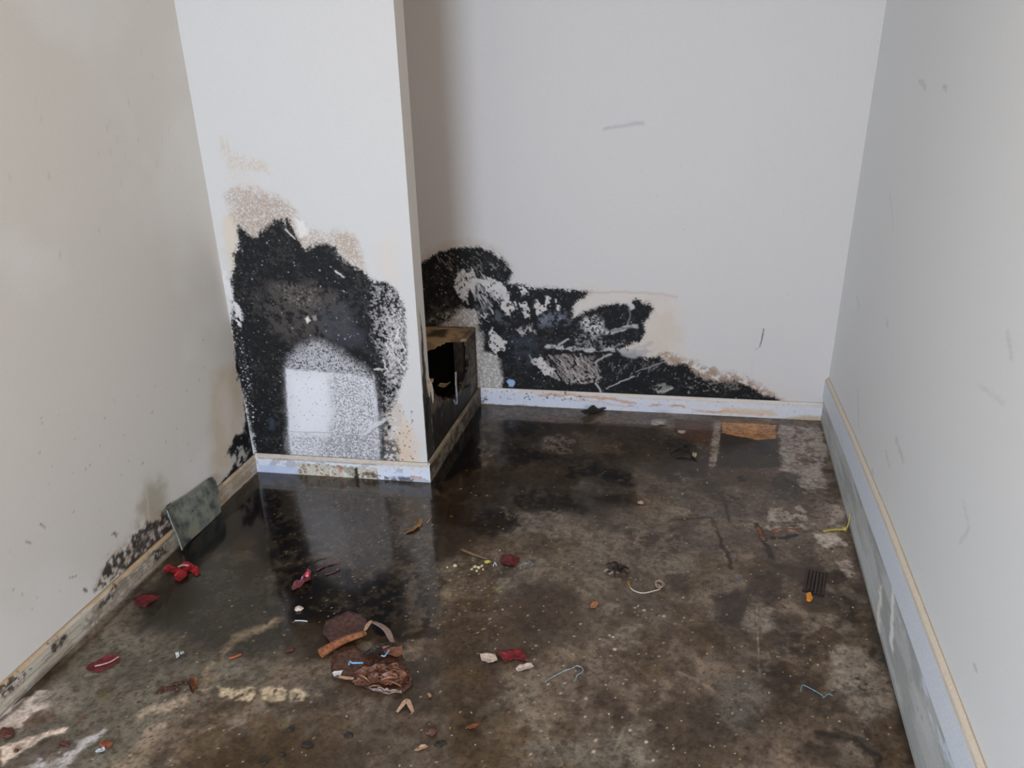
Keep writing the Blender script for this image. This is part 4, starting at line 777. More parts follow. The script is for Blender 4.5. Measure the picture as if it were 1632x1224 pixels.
painted('baseboard_partition', [(BCc, pbc, True), (BCe, pbe, True)],
        [[(XB, yc0 + 0.0006, 0.0004), (XP + 0.0104, yc1 + 0.0006, 0.0004), (XP + 0.0104, yc1 + 0.0116, 0.0004), (XB, yc0 + 0.0116, 0.0004), (XB, yc0 + 0.008, HC), (XP + 0.0034, yc1 + 0.008, HC), (XP + 0.0034, yc1 + 0.0116, HC), (XB, yc0 + 0.0116, HC)],
         [(XP + 0.0006, yc1 + 0.012, 0.0004), (XP + 0.0104, yc1 + 0.012, 0.0004), (XP + 0.0104, ye, 0.0004), (XP + 0.0006, ye, 0.0004), (XP + 0.0006, yc1 + 0.012, HC), (XP + 0.0034, yc1 + 0.012, HC), (XP + 0.0034, ye, HC), (XP + 0.0006, ye, HC)]], M_BOARD, base=(0.3, 0.26, 0.2))

# back: u = x
HK = 0.078
BKc = Canvas(steps(XP + 0.012, 0.0028, 0.553), steps(0.0, 0.0026, HK), (208, 208, 212), GB)
BKc.poly([(-0.918, 0.048), (-0.529, 0.055), (-0.041, 0.042), (-0.039, 0.012), (-0.529, 0.000), (-0.920, 0.010)], (198, 204, 218), 0.010, 0.008, 22, 0.8, seed=170)
BKc.line([(-0.724, 0.070), (-0.365, 0.070), (0.010, 0.069), (0.549, 0.071)], 0.012, (206, 194, 178), 0.006, 0.004, 40, 0.85)
BKc.line([(-0.640, 0.062), (-0.515, 0.062), (-0.364, 0.052), (-0.228, 0.047)], 0.009, (196, 140, 88), 0.006, 0.008, 22, 0.85)
BKc.line([(-0.254, 0.021), (-0.147, 0.036), (-0.027, 0.034), (0.067, 0.018), (0.172, 0.018), (0.314, 0.017)], 0.008, (194, 138, 90), 0.004, 0.006, 30, 0.85, spk=(20, 0.3, 0.2))
BKc.line([(-0.529, 0.049), (-0.391, 0.038), (-0.254, 0.018)], 0.006, (204, 160, 120), 0.005, 0.006, 30, 0.6)
BKc.poly([(0.144, 0.037), (0.350, 0.043), (0.379, 0.015), (0.147, 0.001)], (206, 176, 142), 0.010, 0.008, 24, 0.7, seed=171)
BKc.poly([(0.456, 0.013), (0.551, 0.018), (0.554, -0.005), (0.356, -0.011)], (186, 160, 128), 0.008, 0.006, 24, 0.8, seed=172)
BKc.line([(-0.920, -0.005), (-0.669, -0.001), (-0.445, -0.011), (-0.226, -0.014), (0.016, -0.012)], 0.010, (80, 78, 84), 0.006, 0.006, 40, 0.8, spk=(50, 0.42, 0.12))
BKc.dots([(-0.917, 0.072), (-0.419, 0.079), (-0.419, 0.037), (-0.920, 0.010)], 150, (0.001, 0.005), (60, 62, 68), 0.8, 173)
BKc.dots([(-0.419, 0.067), (0.525, 0.070), (0.533, 0.006), (-0.418, -0.009)], 80, (0.001, 0.003), (120, 110, 100), 0.7, 174)
BKc.poly([(-0.919, 0.029), (-0.882, 0.025), (-0.883, -0.003), (-0.920, 0.001)], (40, 40, 42), 0.005, 0.006, 50, 0.8, spk=(90, 0.4, 0.12), seed=175)
def pbk(U, V): return U, y_back(U) - 0.013 + np.maximum(0, V - (HK - 0.007)), V
xa, xb = XP + 0.012, 0.553
painted('baseboard_back', [(BKc, pbk, True)], [[(xa, y_back(xa) - 0.0124, 0.0004), (xb, y_back(xb) - 0.0124, 0.0004), (xb, y_back(xb) - 0.0004, 0.0004), (xa, y_back(xa) - 0.0004, 0.0004), (xa, y_back(xa) - 0.0054, HK), (xb, y_back(xb) - 0.0054, HK), (xb, y_back(xb) - 0.0004, HK), (xa, y_back(xa) - 0.0004, HK)]], M_BOARD, base=(0.7, 0.66, 0.6))

# right: bare concrete kerb under a white board with a raw timber top edge; the tops rise towards the door
def zl(y): return np.interp(y, [-2.0, 0.9, 1.25, 1.75, 2.0, 2.55, 3.2], [0.22, 0.215, 0.208, 0.188, 0.178, 0.150, 0.096])
def zt(y): return np.interp(y, [-2.0, 0.9, 1.25, 1.75, 2.0, 2.55, 3.26], [0.325, 0.315, 0.306, 0.292, 0.284, 0.250, 0.190])
XK = 0.553
yk1 = y_back(XK) - 0.001
KC = Canvas(steps(-1.98, 0.2, 0.8, 0.005, yk1), steps(0.0, 0.03, 1.0), (150, 152, 150), GT)
KC.wash((128, 131, 129), 5, 0.5, 0.15, 0.7, 180)
KC.wash((166, 170, 170), 5, 0.62, 0.15, 0.5, 181)
KC.poly([(1.72, 0.3), (1.76, 0.3), (1.84, 1.0), (1.81, 1.0)], (206, 204, 196), 0.008, 0.01, 20, 0.9, seed=182)
KC.poly([(1.86, 0.0), (1.90, 0.0), (1.93, 0.6), (1.91, 0.7)], (196, 192, 182), 0.008, 0.02, 20, 0.8, seed=183)
KC.poly([(0.8, 0.75), (1.55, 0.8), (1.55, 1.0), (0.8, 1.0)], (176, 186, 198), 0.03, 0.06, 10, 0.7, spk=(14, 0.5, 0.15), seed=184)
KC.dots([(1.0, 0.0), (3.1, 0.0), (3.1, 1.0), (1.0, 1.0)], 120, (0.004, 0.014), (110, 108, 104), 0.6, 185)
KC.line([(0.9, 0.03), (2.2, 0.03), (3.2, 0.03)], 0.07, (96, 92, 88), 0.05, 0.02, 12, 0.7)
def pk(U, V): return np.full_like(U, XK), U, V * zl(U)
painted('trim_1', [(KC, pk, False)], [], M_BOARD)
RB = Canvas(steps(-1.98, 0.2, 0.8, 0.005, yk1), steps(0.0, 0.06, 1.0), (208, 214, 226), 1.3)
RB.poly([(2.6, 0), (3.3, 0), (3.3, 1), (2.75, 1)], (206, 210, 216), 0.1, 0.05, 5, 0.8, seed=186)
RB.dots([(1.0, 0.0), (3.1, 0.0), (3.1, 1.0), (1.0, 1.0)], 60, (0.003, 0.010), (150, 150, 150), 0.7, 187)
def prb(U, V): return np.full_like(U, XK - 0.004), U, zl(U) + V * (zt(U) - zl(U) - 0.016)
RT = Canvas(steps(-1.98, 0.2, 0.8, 0.005, yk1), steps(0.0, 0.1, 1.0), (206, 198, 184), GB)
RT.line([(-1.98, 0.9), (3.2, 0.9)], 0.16, (142, 124, 100), 0.05, 0.02, 20, 0.9)
RT.line([(-1.98, 0.05), (3.2, 0.05)], 0.10, (176, 160, 138), 0.05, 0.02, 20, 0.7)
RT.dots([(1.0, 0.0), (3.1, 0.0), (3.1, 1.0), (1.0, 1.0)], 60, (0.003, 0.009), (120, 96, 70), 0.7, 188)
def prt(U, V): return np.minimum(XK - 0.004 + V * 0.013, XR), U, zt(U) - 0.016 + np.sqrt(np.clip(V, 0, 1)) * 0.016
def prl(U, V): return XK - 0.004 + V * 0.0, U, zl(U)
painted('baseboard_right', [(RB, prb, False), (RT, prt, False)], [], M_BOARD)

# ------------------------------------------------------------------ boxed-in ledge behind the partition's free end
def ledge():
    ya, yb = y_part(XP) + TP + 0.001, y_back(XP) - 0.0145
    top_z, t = 0.352, 0.012
    root = empty('boxed_ledge', (XP, (ya + yb) / 2, 0))
    tag(root, 'low mould-blackened boxed ledge with a ragged hole, behind the free end of the partition', 'ledge')
    # side panel: u = y, v = z with a broken hole at its upper front
    SP = Canvas(steps(ya, 0.004, yb), steps(0.001, 0.004, top_z), (70, 60, 50), GW)
    SP.wash((24, 20, 17), 14, 0.46, 0.14, 0.95, 190)
    SP.wash((112, 96, 78), 30, 0.66, 0.08, 0.6, 191)
    SP.poly([(yb - 0.10, 0.1), (yb - 0.02, 0.1), (yb - 0.02, 0.34), (yb - 0.10, 0.34)], (104, 92, 78), 0.015, 0.015, 25, 0.75, spk=(40, 0.4, 0.15), seed=192)
    SP.poly([(yb - 0.018, 0), (yb, 0), (yb, 0.36), (yb - 0.018, 0.36)], (30, 27, 24), 0.006, 0.006, 30, 0.9, seed=193)
    SP.poly([(ya, 0), (yb - 0.1, 0), (yb - 0.14, 0.16), (ya + 0.1, 0.2), (ya, 0.24)], (24, 21, 18), 0.02, 0.02, 20, 0.85, seed=194)
    for k in range(22):
        u = rng.uniform(ya, yb - 0.08); z = rng.uniform(0.08, 0.2)
        SP.line([(u, z), (u + rng.uniform(-0.01, 0.01), z - rng.uniform(0.02, 0.08))], 0.004, (92, 80, 66), 0.003, 0.003, 60, 0.5)
    hole_s = [(ya + 0.035, top_z + 0.02), (ya + 0.05, 0.30), (ya + 0.07, 0.285), (ya + 0.11, 0.27), (ya + 0.14, 0.235), (ya + 0.19, 0.215), (ya + 0.26, 0.19), (ya + 0.34, 0.175), (ya + 0.40, 0.20), (yb - 0.13, 0.235), (yb - 0.115, 0.29), (yb - 0.125, 0.325), (yb - 0.14, top_z + 0.02)]
    TPc = Canvas(steps(-1.3, 0.02, -1.2, 0.004, XP), steps(ya, 0.004, yb), (170, 144, 108), GW)
    TPc.wash((120, 96, 70), 8, 0.55, 0.14, 0.7, 195)
    TPc.poly([(-1.09, yb - 0.13), (-1.02, yb - 0.13), (-1.03, yb - 0.04), (-1.10, yb - 0.04)], (40, 32, 26), 0.012, 0.012, 25, 0.85, seed=196)
    TPc.poly([(-0.99, yb - 0.22), (-0.93, yb - 0.25), (-0.92, yb - 0.05), (-0.97, yb - 0.06)], (112, 84, 62), 0.015, 0.012, 25, 0.8, spk=(30, 0.4, 0.15), seed=197)
    TPc.poly([(XP - 0.02, ya), (XP, ya), (XP, yb), (XP - 0.03, yb)], (60, 50, 42), 0.01, 0.01, 30, 0.7, spk=(40, 0.4, 0.15), seed=198)
    TPc.line([(-1.6, yb - 0.003), (XP, yb - 0.003)], 0.014, (26, 22, 20), 0.004, 0.004, 40, 0.9)
    hole_t = [(XP + 0.02, ya + 0.035), (XP - 0.06, ya + 0.05), (XP - 0.13, ya + 0.12), (XP - 0.17, ya + 0.22), (XP - 0.13, ya + 0.31), (XP - 0.07, yb - 0.16), (XP - 0.03, yb - 0.15), (XP + 0.02, yb - 0.14)]
    def holed(name, cv, fn, hole, th_vec, flip):
        P = np.stack(fn(cv.U, cv.V), -1); n, m = cv.U.shape
        Un = cv.U + 0.02 * (fbm(cv.U, cv.V, 40, 7) - 0.5); Vn = cv.V + 0.02 * (fbm(cv.U, cv.V, 40, 8) - 0.5)
        keep = np.ones((n, m), dtype=bool)
        for i in range(n):
            for j in range(m):
                if inside(Un[i, j], Vn[i, j], hole): keep[i, j] = False
        bm = bmesh.new(); th = Vector(th_vec); a, b = {}, {}
        col = {}
        for i in range(n):
            for j in range(m):
                if keep[i, j]:
                    a[i, j] = bm.verts.new(P[i, j]); b[i, j] = bm.verts.new(Vector(P[i, j]) + th)
        quads = {}
        for i in range(n - 1):
            for j in range(m - 1):
                q = [(i, j), (i + 1, j), (i + 1, j + 1), (i, j + 1)]
                if all(k in a for k in q): quads[i, j] = q
        for (i, j), q in quads.items():
            bm.faces.new([a[k] for k in q]); bm.faces.new([b[k] for k in q][::-1])
            for e, nb in (((0, 1), (i, j - 1)), ((1, 2), (i + 1, j)), ((2, 3), (i, j + 1)), ((3, 0), (i - 1, j))):
                if nb not in quads:
                    p, r = q[e[0]], q[e[1]]
                    bm.faces.new([a[r], a[p], b[p], b[r]])
        loose = [v for v in bm.verts if not v.link_faces]
        keyed = {}
        for k, v in a.items():
            keyed[v] = k
        for k, v in b.items():
            keyed[v] = k
        for v in loose:
            keyed.pop(v, None); bm.verts.remove(v)
        cols = [(*np.clip(cv.C[keyed[v]], 0.002, 0.95), 0.0) for v in bm.verts]
        bmesh.ops.recalc_face_normals(bm, faces=bm.faces)
        me = bpy.data.meshes.new(name); bm.to_mesh(me); bm.free()
        at = me.color_attributes.new('Paint', 'FLOAT_COLOR', 'POINT'); at.data.foreach_set('color', np.array(cols, dtype=np.float32).ravel())
        me.materials.append(M_BOARD)
        o = bpy.data.objects.new(name, me); COL.objects.link(o); attach(o, root); return o
    holed('side_panel', SP, lambda U, V: (np.full_like(U, XP - 0.0012), U, V), hole_s, (-t, 0, 0), False)
    holed('top_panel', TPc, lambda U, V: (U, V + (U - XP) * 0.0732, np.full_like(U, top_z + 0.0006)), hole_t, (0, 0, t), False)
    m_in = mat('rotten_timber', (52, 42, 34), 0.8, 0.5, 60)
    bm = tube_bm([(XP - 0.10, ya + 0.02, 0.06), (XP - 0.10, yb - 0.03, 0.06)], 0.03, 10, smoothed=False)
    attach(link('pipe', bm, mat('dark_pipe', (46, 42, 40), 0.6, 0.4, 40)), root)
    bm = bmesh.new()
    for b in (box8(XP - 0.055, XP - 0.018, yb - 0.15, yb - 0.11, 0.002, top_z - 0.002),):
        v = [bm.verts.new(p) for p in b]
        for f in ((0, 3, 2, 1), (4, 5, 6, 7), (0, 1, 5, 4), (1, 2, 6, 5), (2, 3, 7, 6), (3, 0, 4, 7)): bm.faces.new([v[i] for i in f])
    attach(link('batten', bm, m_in), root)
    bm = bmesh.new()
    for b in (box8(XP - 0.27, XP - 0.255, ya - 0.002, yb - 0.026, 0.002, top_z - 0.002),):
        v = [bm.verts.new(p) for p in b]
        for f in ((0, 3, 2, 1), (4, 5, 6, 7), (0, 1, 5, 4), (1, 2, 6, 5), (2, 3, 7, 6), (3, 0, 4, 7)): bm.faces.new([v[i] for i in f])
    attach(link('dark_hole_back', bm, mat('hole_shade_black', (24, 20, 18), 0.9, 0.5, 60)), root)  # added black panel standing in for the shade seen through the hole
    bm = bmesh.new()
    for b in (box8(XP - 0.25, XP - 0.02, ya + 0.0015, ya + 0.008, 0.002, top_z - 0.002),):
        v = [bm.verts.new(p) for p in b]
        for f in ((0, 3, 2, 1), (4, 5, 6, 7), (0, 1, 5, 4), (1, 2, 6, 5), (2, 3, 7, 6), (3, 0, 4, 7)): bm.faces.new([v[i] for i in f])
    attach(link('dark_hole_end', bm, mat('hole_shade_black', (24, 20, 18), 0.9, 0.5, 60)), root)  # second added panel, darkens the partition end of the hole
    # flap and peelings hanging from the broken edge
    bm = ribbon_bm([(XP + 0.001, ya + 0.10, 0.315), (XP + 0.004, ya + 0.16, 0.285), (XP + 0.002, ya + 0.22, 0.27)], 0.02, 0.003, 0.9)
    o = link('torn_flap', bm, mat('tan_board_core', (150, 118, 80), 0.8, 0.4, 90)); attach(o, root); o['label'] = 'tan torn edge'
    bm = tube_bm([(XP + 0.003, ya + 0.30, 0.285), (XP + 0.006, ya + 0.285, 0.24), (XP + 0.010, ya + 0.275, 0.19), (XP + 0.013, ya + 0.262, 0.165), (XP + 0.012, ya + 0.245, 0.172), (XP + 0.010, ya + 0.238, 0.19)], 0.0042, 6, 0.8)
    o = link('peeling_strip', bm, mat('pale_peel', (150, 150, 152), 0.5, 0.3, 80)); attach(o, root); o['label'] = 'pale curled peeling strip'
    bm = ribbon_bm([(XP + 0.004, yb - 0.22, 0.165), (XP + 0.012, yb - 0.17, 0.155), (XP + 0.006, yb - 0.11, 0.135)], 0.018, 0.003, 0.7)
    o = link('torn_flap', bm, mat('reddish_board_core', (108, 78, 58), 0.8, 0.5, 90)); attach(o, root); o['label'] = 'reddish-brown torn scrap'
    bm = ribbon_bm([(XP + 0.0015, y_part(XP) + 0.05, 0.40), (XP + 0.004, y_part(XP) + 0.085, 0.34), (XP + 0.002, y_part(XP) + 0.10, 0.28)], 0.03, 0.004, 1.3)
    o = link('torn_paper', bm, mat('beige_paper', (196, 178, 152), 0.7, 0.25, 60)); attach(o, root); o['label'] = 'beige torn drywall paper'
ledge()

# ------------------------------------------------------------------ sheet leaning on the left skirting
def leaning_sheet():
    root = empty('plastic_sheet', (XB + 0.02, 1.95, 0.0))
    tag(root, 'grey-green smeared sheet scrap leaning upright against the left skirting board', 'sheet')
    m = bpy.data.materials.new('smeared_sheet'); nt, N, L, b = nodes(m)
    tc = N.new('ShaderNodeTexCoord'); n = N.new('ShaderNodeTexNoise'); n.inputs['Scale'].default_value = 16; n.inputs['Detail'].default_value = 8; n.inputs['Roughness'].default_value = 0.7; n.inputs['Distortion'].default_value = 0.2
    L.new(tc.outputs['Object'], n.inputs['Vector'])
    cr = N.new('ShaderNodeValToRGB'); e = cr.color_ramp.elements
    e[0].position = 0.36; e[0].color = (*lin((52, 56, 60)), 1); e[1].position = 0.66; e[1].color = (*lin((150, 136, 112)), 1)
    x = e.new(0.46); x.color = (*lin((104, 110, 102)), 1); x = e.new(0.56); x.color = (*lin((134, 138, 126)), 1)
    L.new(n.outputs['Fac'], cr.inputs[0]); L.new(cr.outputs[0], b.inputs['Base Color'])
    b.inputs['Roughness'].default_value = 0.28
    out = [(1.8030, 0.1848), (1.8493, 0.1774), (1.9136, 0.1671), (1.9898, 0.1609), (2.0482, 0.1571), (2.0618, 0.1518), (2.0678, 0.1334), (2.0593, 0.0927), (2.0388, 0.0257), (1.9590, 0.0253), (1.8703, 0.0286), (1.8000, 0.0322), (1.7966, 0.0732)]
    ymin, ymax = min(p[0] for p in out), max(p[0] for p in out)
    def P(y, z, off):
        lean = XB + 0.0035 + 0.018 * max(0, 1 - z / 0.13) ** 1.0 * 0.9 - 0.010 * min(1, max(0, (z - 0.07) / 0.08))
        curl = 0.012 * max(0, (ymin + 0.05 - y) / 0.05) ** 2
        return (lean + curl + off, y, z)
    bm = bmesh.new()
    zmin = min(p[1] for p in out)
    pts = []
    for i in range(len(out)):
        a, c = Vector(out[i]), Vector(out[(i + 1) % len(out)])
        for j in range(4): pts.append(a.lerp(c, j / 4))
    ctr = sum(pts, Vector((0, 0))) / len(pts)
    prevF = prevB = None; n_ = len(pts); th = 0.0022
    for k in range(6):
        r = 1 - k / 6
        F, B = [], []
        for p in pts:
            q = ctr + (p - ctr) * r; z = q.y - zmin + 0.001
            F.append(bm.verts.new(P(q.x, z, th))); B.append(bm.verts.new(P(q.x, z, 0)))
        for i in range(n_):
            j = (i + 1) % n_
            if prevF:
                bm.faces.new((prevF[i], prevF[j], F[j], F[i])); bm.faces.new((prevB[j], prevB[i], B[i], B[j]))
            else: bm.faces.new((F[j], F[i], B[i], B[j]))
        prevF, prevB = F, B
    bm.faces.new(prevF); bm.faces.new(prevB[::-1])
    o = link('panel', bm, m, smooth=False); attach(o, root)
    # bent-over margin along its near edge
    a, c = out[0], out[11]
    pa = [P(a[0] + (c[0] - a[0]) * t, (a[1] + (c[1] - a[1]) * t) - zmin + 0.001, 0.0028) for t in (0.02, 0.35, 0.7, 0.98)]
    bm = tube_bm(pa, 0.0020, 6)
    o = link('bent_edge', bm, mat('sheet_edge', (150, 156, 150), 0.3, 0.15, 60)); attach(o, root); o['label'] = 'pale bent edge'
leaning_sheet()

# ------------------------------------------------------------------ debris on the floor
Z = lambda pts, zs=0.0015: [(p[0], p[1], zs if not isinstance(zs, (list, tuple)) else zs[i]) for i, p in enumerate(pts)]
RED = mat('red_petal', (150, 34, 46), 0.30, 0.35, 90, k=0.8, second=(104, 24, 32))
RED2 = mat('bright_red_petal', (168, 36, 44), 0.25, 0.35, 90, k=0.85, second=(128, 24, 30))
DRED = mat('dark_red_leaf', (120, 34, 42), 0.35, 0.3, 90, k=0.8, second=(92, 26, 32))
PALE = mat('pale_rib', (206, 170, 160), 0.5, 0.2, 90)
PINK = mat('pink_film', (226, 92, 112), 0.3, 0.3, 90, k=0.9)
CREAM = mat('cream_crumb', (214, 196, 160), 0.7, 0.2, 200)
WHITEP = mat('dirty_white_paper', (214, 196, 186), 0.6, 0.25, 120)
CARD = mat('soggy_cardboard', (98, 66, 52), 0.45, 0.4, 120, k=0.9, second=(58, 38, 30))
CARD2 = mat('torn_cardboard', (118, 76, 56), 0.5, 0.3, 150, k=0.95, second=(84, 55, 42))
CARDR = mat('rolled_cardboard', (166, 106, 70), 0.5, 0.3, 120, k=0.9, second=(120, 74, 50))
TANP = mat('tan_peel', (190, 156, 130), 0.6, 0.25, 120)
GREYT = mat('grey_tan_peel', (158, 138, 128), 0.6, 0.25, 120)
BLUE = mat('blue_thread', (130, 178, 220), 0.5, 0.15, 200)
CYAN = mat('pale_blue_thread', (150, 172, 184), 0.5, 0.4, 120)
YEL = mat('yellow_string', (196, 180, 92), 0.6, 0.2, 200)
ORANGE = mat('orange_plastic', (224, 150, 60), 0.35, 0.15, 200)
BRN = mat('dry_brown_leaf', (92, 62, 44), 0.5, 0.4, 150, second=(50, 34, 26))
DKB = mat('dark_leaf', (52, 40, 36), 0.4, 0.4, 150, second=(30, 23, 21))
RUST = mat('rust_chip', (140, 78, 48), 0.6, 0.3, 200)
WHT = mat('white_scrap', (226, 228, 236), 0.35, 0.1, 200)
BLK = mat('black_flake', (40, 38, 36), 0.55, 0.4, 200)
GREYP = mat('grey_paint_flake', (160, 152, 146), 0.6, 0.2, 200)

def piece(name, label, cat, outline, m, group=None, **kw):
    o = link(name, sheet_bm(outline, **kw), m, smooth=True)
    return tag(o, label, cat, group)
def chip(name, label, cat, xy, s, m, seed=0, rot=0.0, group=None):
    o = link(name, lump_bm(xy[0], xy[1], s[0], s[1], s[2], seed, 2, 0.0, rot), m)
    return tag(o, label, cat, group)
def thread(name, label, cat, pts, r, m, group=None, taper=1.0):
    o = link(name, tube_bm(pts, r, 6, taper), m, smooth=True)
    return tag(o, label, cat, group)

# red petals and leaves
def petals():
    c = [(-1.4938, 1.7014)][0]
    root = empty('red_flower', (c[0], c[1], 0))
    tag(root, 'cluster of three crumpled bright red petals on the black wet floor below the leaning sheet', 'flower')
    for q, s in (([(-1.5601, 1.6972), (-1.5566, 1.7208), (-1.5211, 1.7216), (-1.4996, 1.7066), (-1.5093, 1.6917), (-1.5385, 1.6889)], 1), ([(-1.5172, 1.7289), (-1.5093, 1.7438), (-1.4681, 1.7359), (-1.4373, 1.7163), (-1.4360, 1.6943), (-1.4684, 1.7098), (-1.4937, 1.7078)], 2), ([(-1.5093, 1.6854), (-1.4976, 1.7070), (-1.4743, 1.7054), (-1.4612, 1.6828), (-1.4692, 1.6593), (-1.4901, 1.6611)], 3)):
        o = link('petal', sheet_bm(q, 0.001, 0.012, 0.004, s, 5), RED2); attach(o, root)
    o = link('pale_fold', ribbon_bm(Z([(-1.5132, 1.7134), (-1.5034, 1.7252), (-1.4819, 1.7265)], 0.013), 0.008, 0.001), PALE); attach(o, root); o['label'] = 'pale fold between the petals'
petals()
piece('red_leaf', 'plain dark red leaf without midrib, close to the left skirting board', 'leaf', [(-1.5555, 1.5514), (-1.5447, 1.5800), (-1.4887, 1.5917), (-1.4926, 1.5588), (-1.5001, 1.5316), (-1.5294, 1.5339)], DRED, thick=0.001, lift=0.010, bump=0.003, seed=11)
def rib_leaf():
    out = [(-1.4910, 1.2789), (-1.4925, 1.3041), (-1.4840, 1.3177), (-1.4688, 1.3329), (-1.4486, 1.3396), (-1.4271, 1.3346), (-1.4245, 1.3140), (-1.4351, 1.2909), (-1.4533, 1.2801), (-1.4779, 1.2795)]
    c = out[0]
    root = empty('red_leaf', (c[0], c[1], 0))
    tag(root, 'dark red leaf with a pale midrib on the grey floor at lower left', 'leaf')
    attach(link('blade', sheet_bm(out, 0.001, 0.010, 0.003, 12), DRED), root)
    o = link('midrib', tube_bm(Z([(-1.4760, 1.2960), (-1.4577, 1.3069), (-1.4441, 1.3191), (-1.4353, 1.3376)], [0.0050, 0.0058, 0.0064, 0.0075]), 0.0018, 6, 0.8), PALE); attach(o, root); o['label'] = 'pale midrib'
rib_leaf()
def wrapper():
    out = [(-1.1169, 1.6993), (-1.1186, 1.7262), (-1.1003, 1.7517), (-1.1037, 1.7793), (-1.0879, 1.7731), (-1.0794, 1.7436), (-1.0931, 1.7133), (-1.1089, 1.6919)]
    root = empty('crumpled_wrapper', (*out[0], 0))
    tag(root, 'small crumpled dark pink wrapper scrap left of the reddish twigs', 'wrapper')
    o = link('body', sheet_bm(out, 0.001, 0.016, 0.008, 13), mat('dark_pink_film', (126, 66, 74), 0.3, 0.35, 120, k=0.9)); attach(o, root)
    p = [(-1.0965, 1.7650)][0]
    o = link('twisted_end', lump_bm(p[0], p[1], 0.009, 0.012, 0.008, 4, 2, 0.004), PINK); attach(o, root); o['label'] = 'bright pink twisted end'
wrapper()
MAUVE = mat('reddish_twig', (96, 56, 52), 0.5, 0.3, 200)
thread('twig', 'long reddish twig right of the pink wrapper, longest of three', 'twig', Z([(-1.0840, 1.7994), (-1.0624, 1.8298), (-1.0265, 1.8537)], 0.003), 0.0028, MAUVE, taper=0.5)
thread('twig', 'short reddish twig just below the long reddish twig', 'twig', Z([(-1.0491, 1.7843), (-1.0302, 1.7977), (-1.0153, 1.8201)], 0.0025), 0.0024, MAUVE, taper=0.6)
thread('twig', 'thin dark twig just above the long reddish twig', 'twig', Z([(-1.1142, 1.8389), (-1.1025, 1.8547), (-1.0837, 1.8653)], 0.002), 0.0018, BRN, taper=0.6)
chip('paper_scrap', 'small pale pink scrap beneath the pink wrapper', 'scrap', [(-1.0513, 1.6203)][0], (0.013, 0.010, 0.006), WHITEP, 5)
piece('red_leaf', 'rounded red leaf in the middle of the floor beside the tiny yellow bit', 'leaf', [(-0.5372, 1.9649), (-0.5330, 1.9892), (-0.5092, 2.0009), (-0.4760, 1.9809), (-0.4792, 1.9507), (-0.5045, 1.9390), (-0.5240, 1.9447)], DRED, thick=0.001, lift=0.008, bump=0.004, seed=14)
piece('label_scrap', 'crumpled red paper scrap between the two dirty white scraps', 'scrap', [(-0.4463, 1.5698), (-0.4277, 1.5714), (-0.4157, 1.5860), (-0.3878, 1.5847), (-0.3641, 1.5707), (-0.3624, 1.5477), (-0.3876, 1.5470), (-0.4135, 1.5345), (-0.4347, 1.5510)], RED, thick=0.001, lift=0.014, bump=0.006, seed=15)
piece('label_scrap', 'dirty white paper scrap left of the red paper scrap', 'scrap', [(-0.4889, 1.5536), (-0.4704, 1.5623), (-0.4485, 1.5646), (-0.4373, 1.5410), (-0.4485, 1.5317), (-0.4587, 1.5249), (-0.4772, 1.5302)], WHITEP, thick=0.001, lift=0.006, bump=0.002, seed=16)
piece('label_scrap', 'pale pointed paper scrap below the red paper scrap', 'scrap', [(-0.3822, 1.5161), (-0.3711, 1.5413), (-0.3459, 1.5490), (-0.3387, 1.5390), (-0.3540, 1.5244), (-0.3743, 1.5110)], WHITEP, thick=0.001, lift=0.010, bump=0.003, seed=17)

# threads and strings
thread('thread', 'pale blue unravelled thread right of the red and white scraps', 'thread', Z([(-0.2998, 1.4938), (-0.2897, 1.5091), (-0.2693, 1.5313), (-0.2553, 1.5455), (-0.2405, 1.5554), (-0.2291, 1.5670), (-0.2131, 1.5590), (-0.2143, 1.5453), (-0.2240, 1.5343), (-0.2256, 1.5141)], 0.002), 0.0015, CYAN)
thread('thread', 'turquoise kinked thread on the pale patch at lower right', 'thread', Z([(0.3272, 1.5985), (0.3335, 1.6189), (0.3535, 1.6105), (0.3769, 1.5946), (0.3789, 1.5867), (0.3924, 1.6020), (0.4021, 1.5979)], 0.002), 0.0013, mat('turquoise_thread', (112, 160, 172), 0.5, 0.2, 200))
thread('thread', 'short cyan thread just right of the rounded red leaf', 'thread', Z([(-0.4654, 1.9342), (-0.4665, 1.9566), (-0.4474, 1.9703), (-0.4456, 1.9806), (-0.4301, 1.9641)], 0.002), 0.0013, CYAN)
thread('thread', 'tiny white forked thread between the yellow bit and the rounded red leaf', 'thread', Z([(-0.5512, 1.9325), (-0.5503, 1.9523), (-0.5424, 1.9376)], 0.002), 0.0016, WHT)
def coil():
    p = [(-0.1340, 1.9407), (-0.1259, 1.9153), (-0.1098, 1.9009), (-0.0838, 1.8976), (-0.0522, 1.9159), (-0.0364, 1.9280)]
    root = empty('string', (*p[0], 0))
    tag(root, 'off-white string with a tangled end, curving away from the dark leaf clump', 'string')
    attach(link('cord', tube_bm(Z(p[1:], 0.002), 0.0020, 6), mat('off_white_cord', (206, 192, 170), 0.6, 0.15, 200), smooth=True), root)
    o = link('tip', tube_bm(Z(p[:2], [0.003, 0.002]), 0.0022, 6, smoothed=False), mat('orange_tip', (190, 130, 56), 0.6, 0.2, 200)); attach(o, root); o['label'] = 'orange end'
    c = [(-0.0410, 1.9420)][0]; q = []
    r_ = random.Random(8)
    for k in range(26):
        a = k * 0.9; q.append((c[0] + math.cos(a) * 0.014 * r_.uniform(0.5, 1.1), c[1] + math.sin(a) * 0.018 * r_.uniform(0.5, 1.1), 0.003 + 0.010 * r_.random()))
    attach(link('tangle', tube_bm(q, 0.0012, 5), mat('grey_cord', (176, 158, 144), 0.6, 0.2, 200), smooth=True), root)
coil()
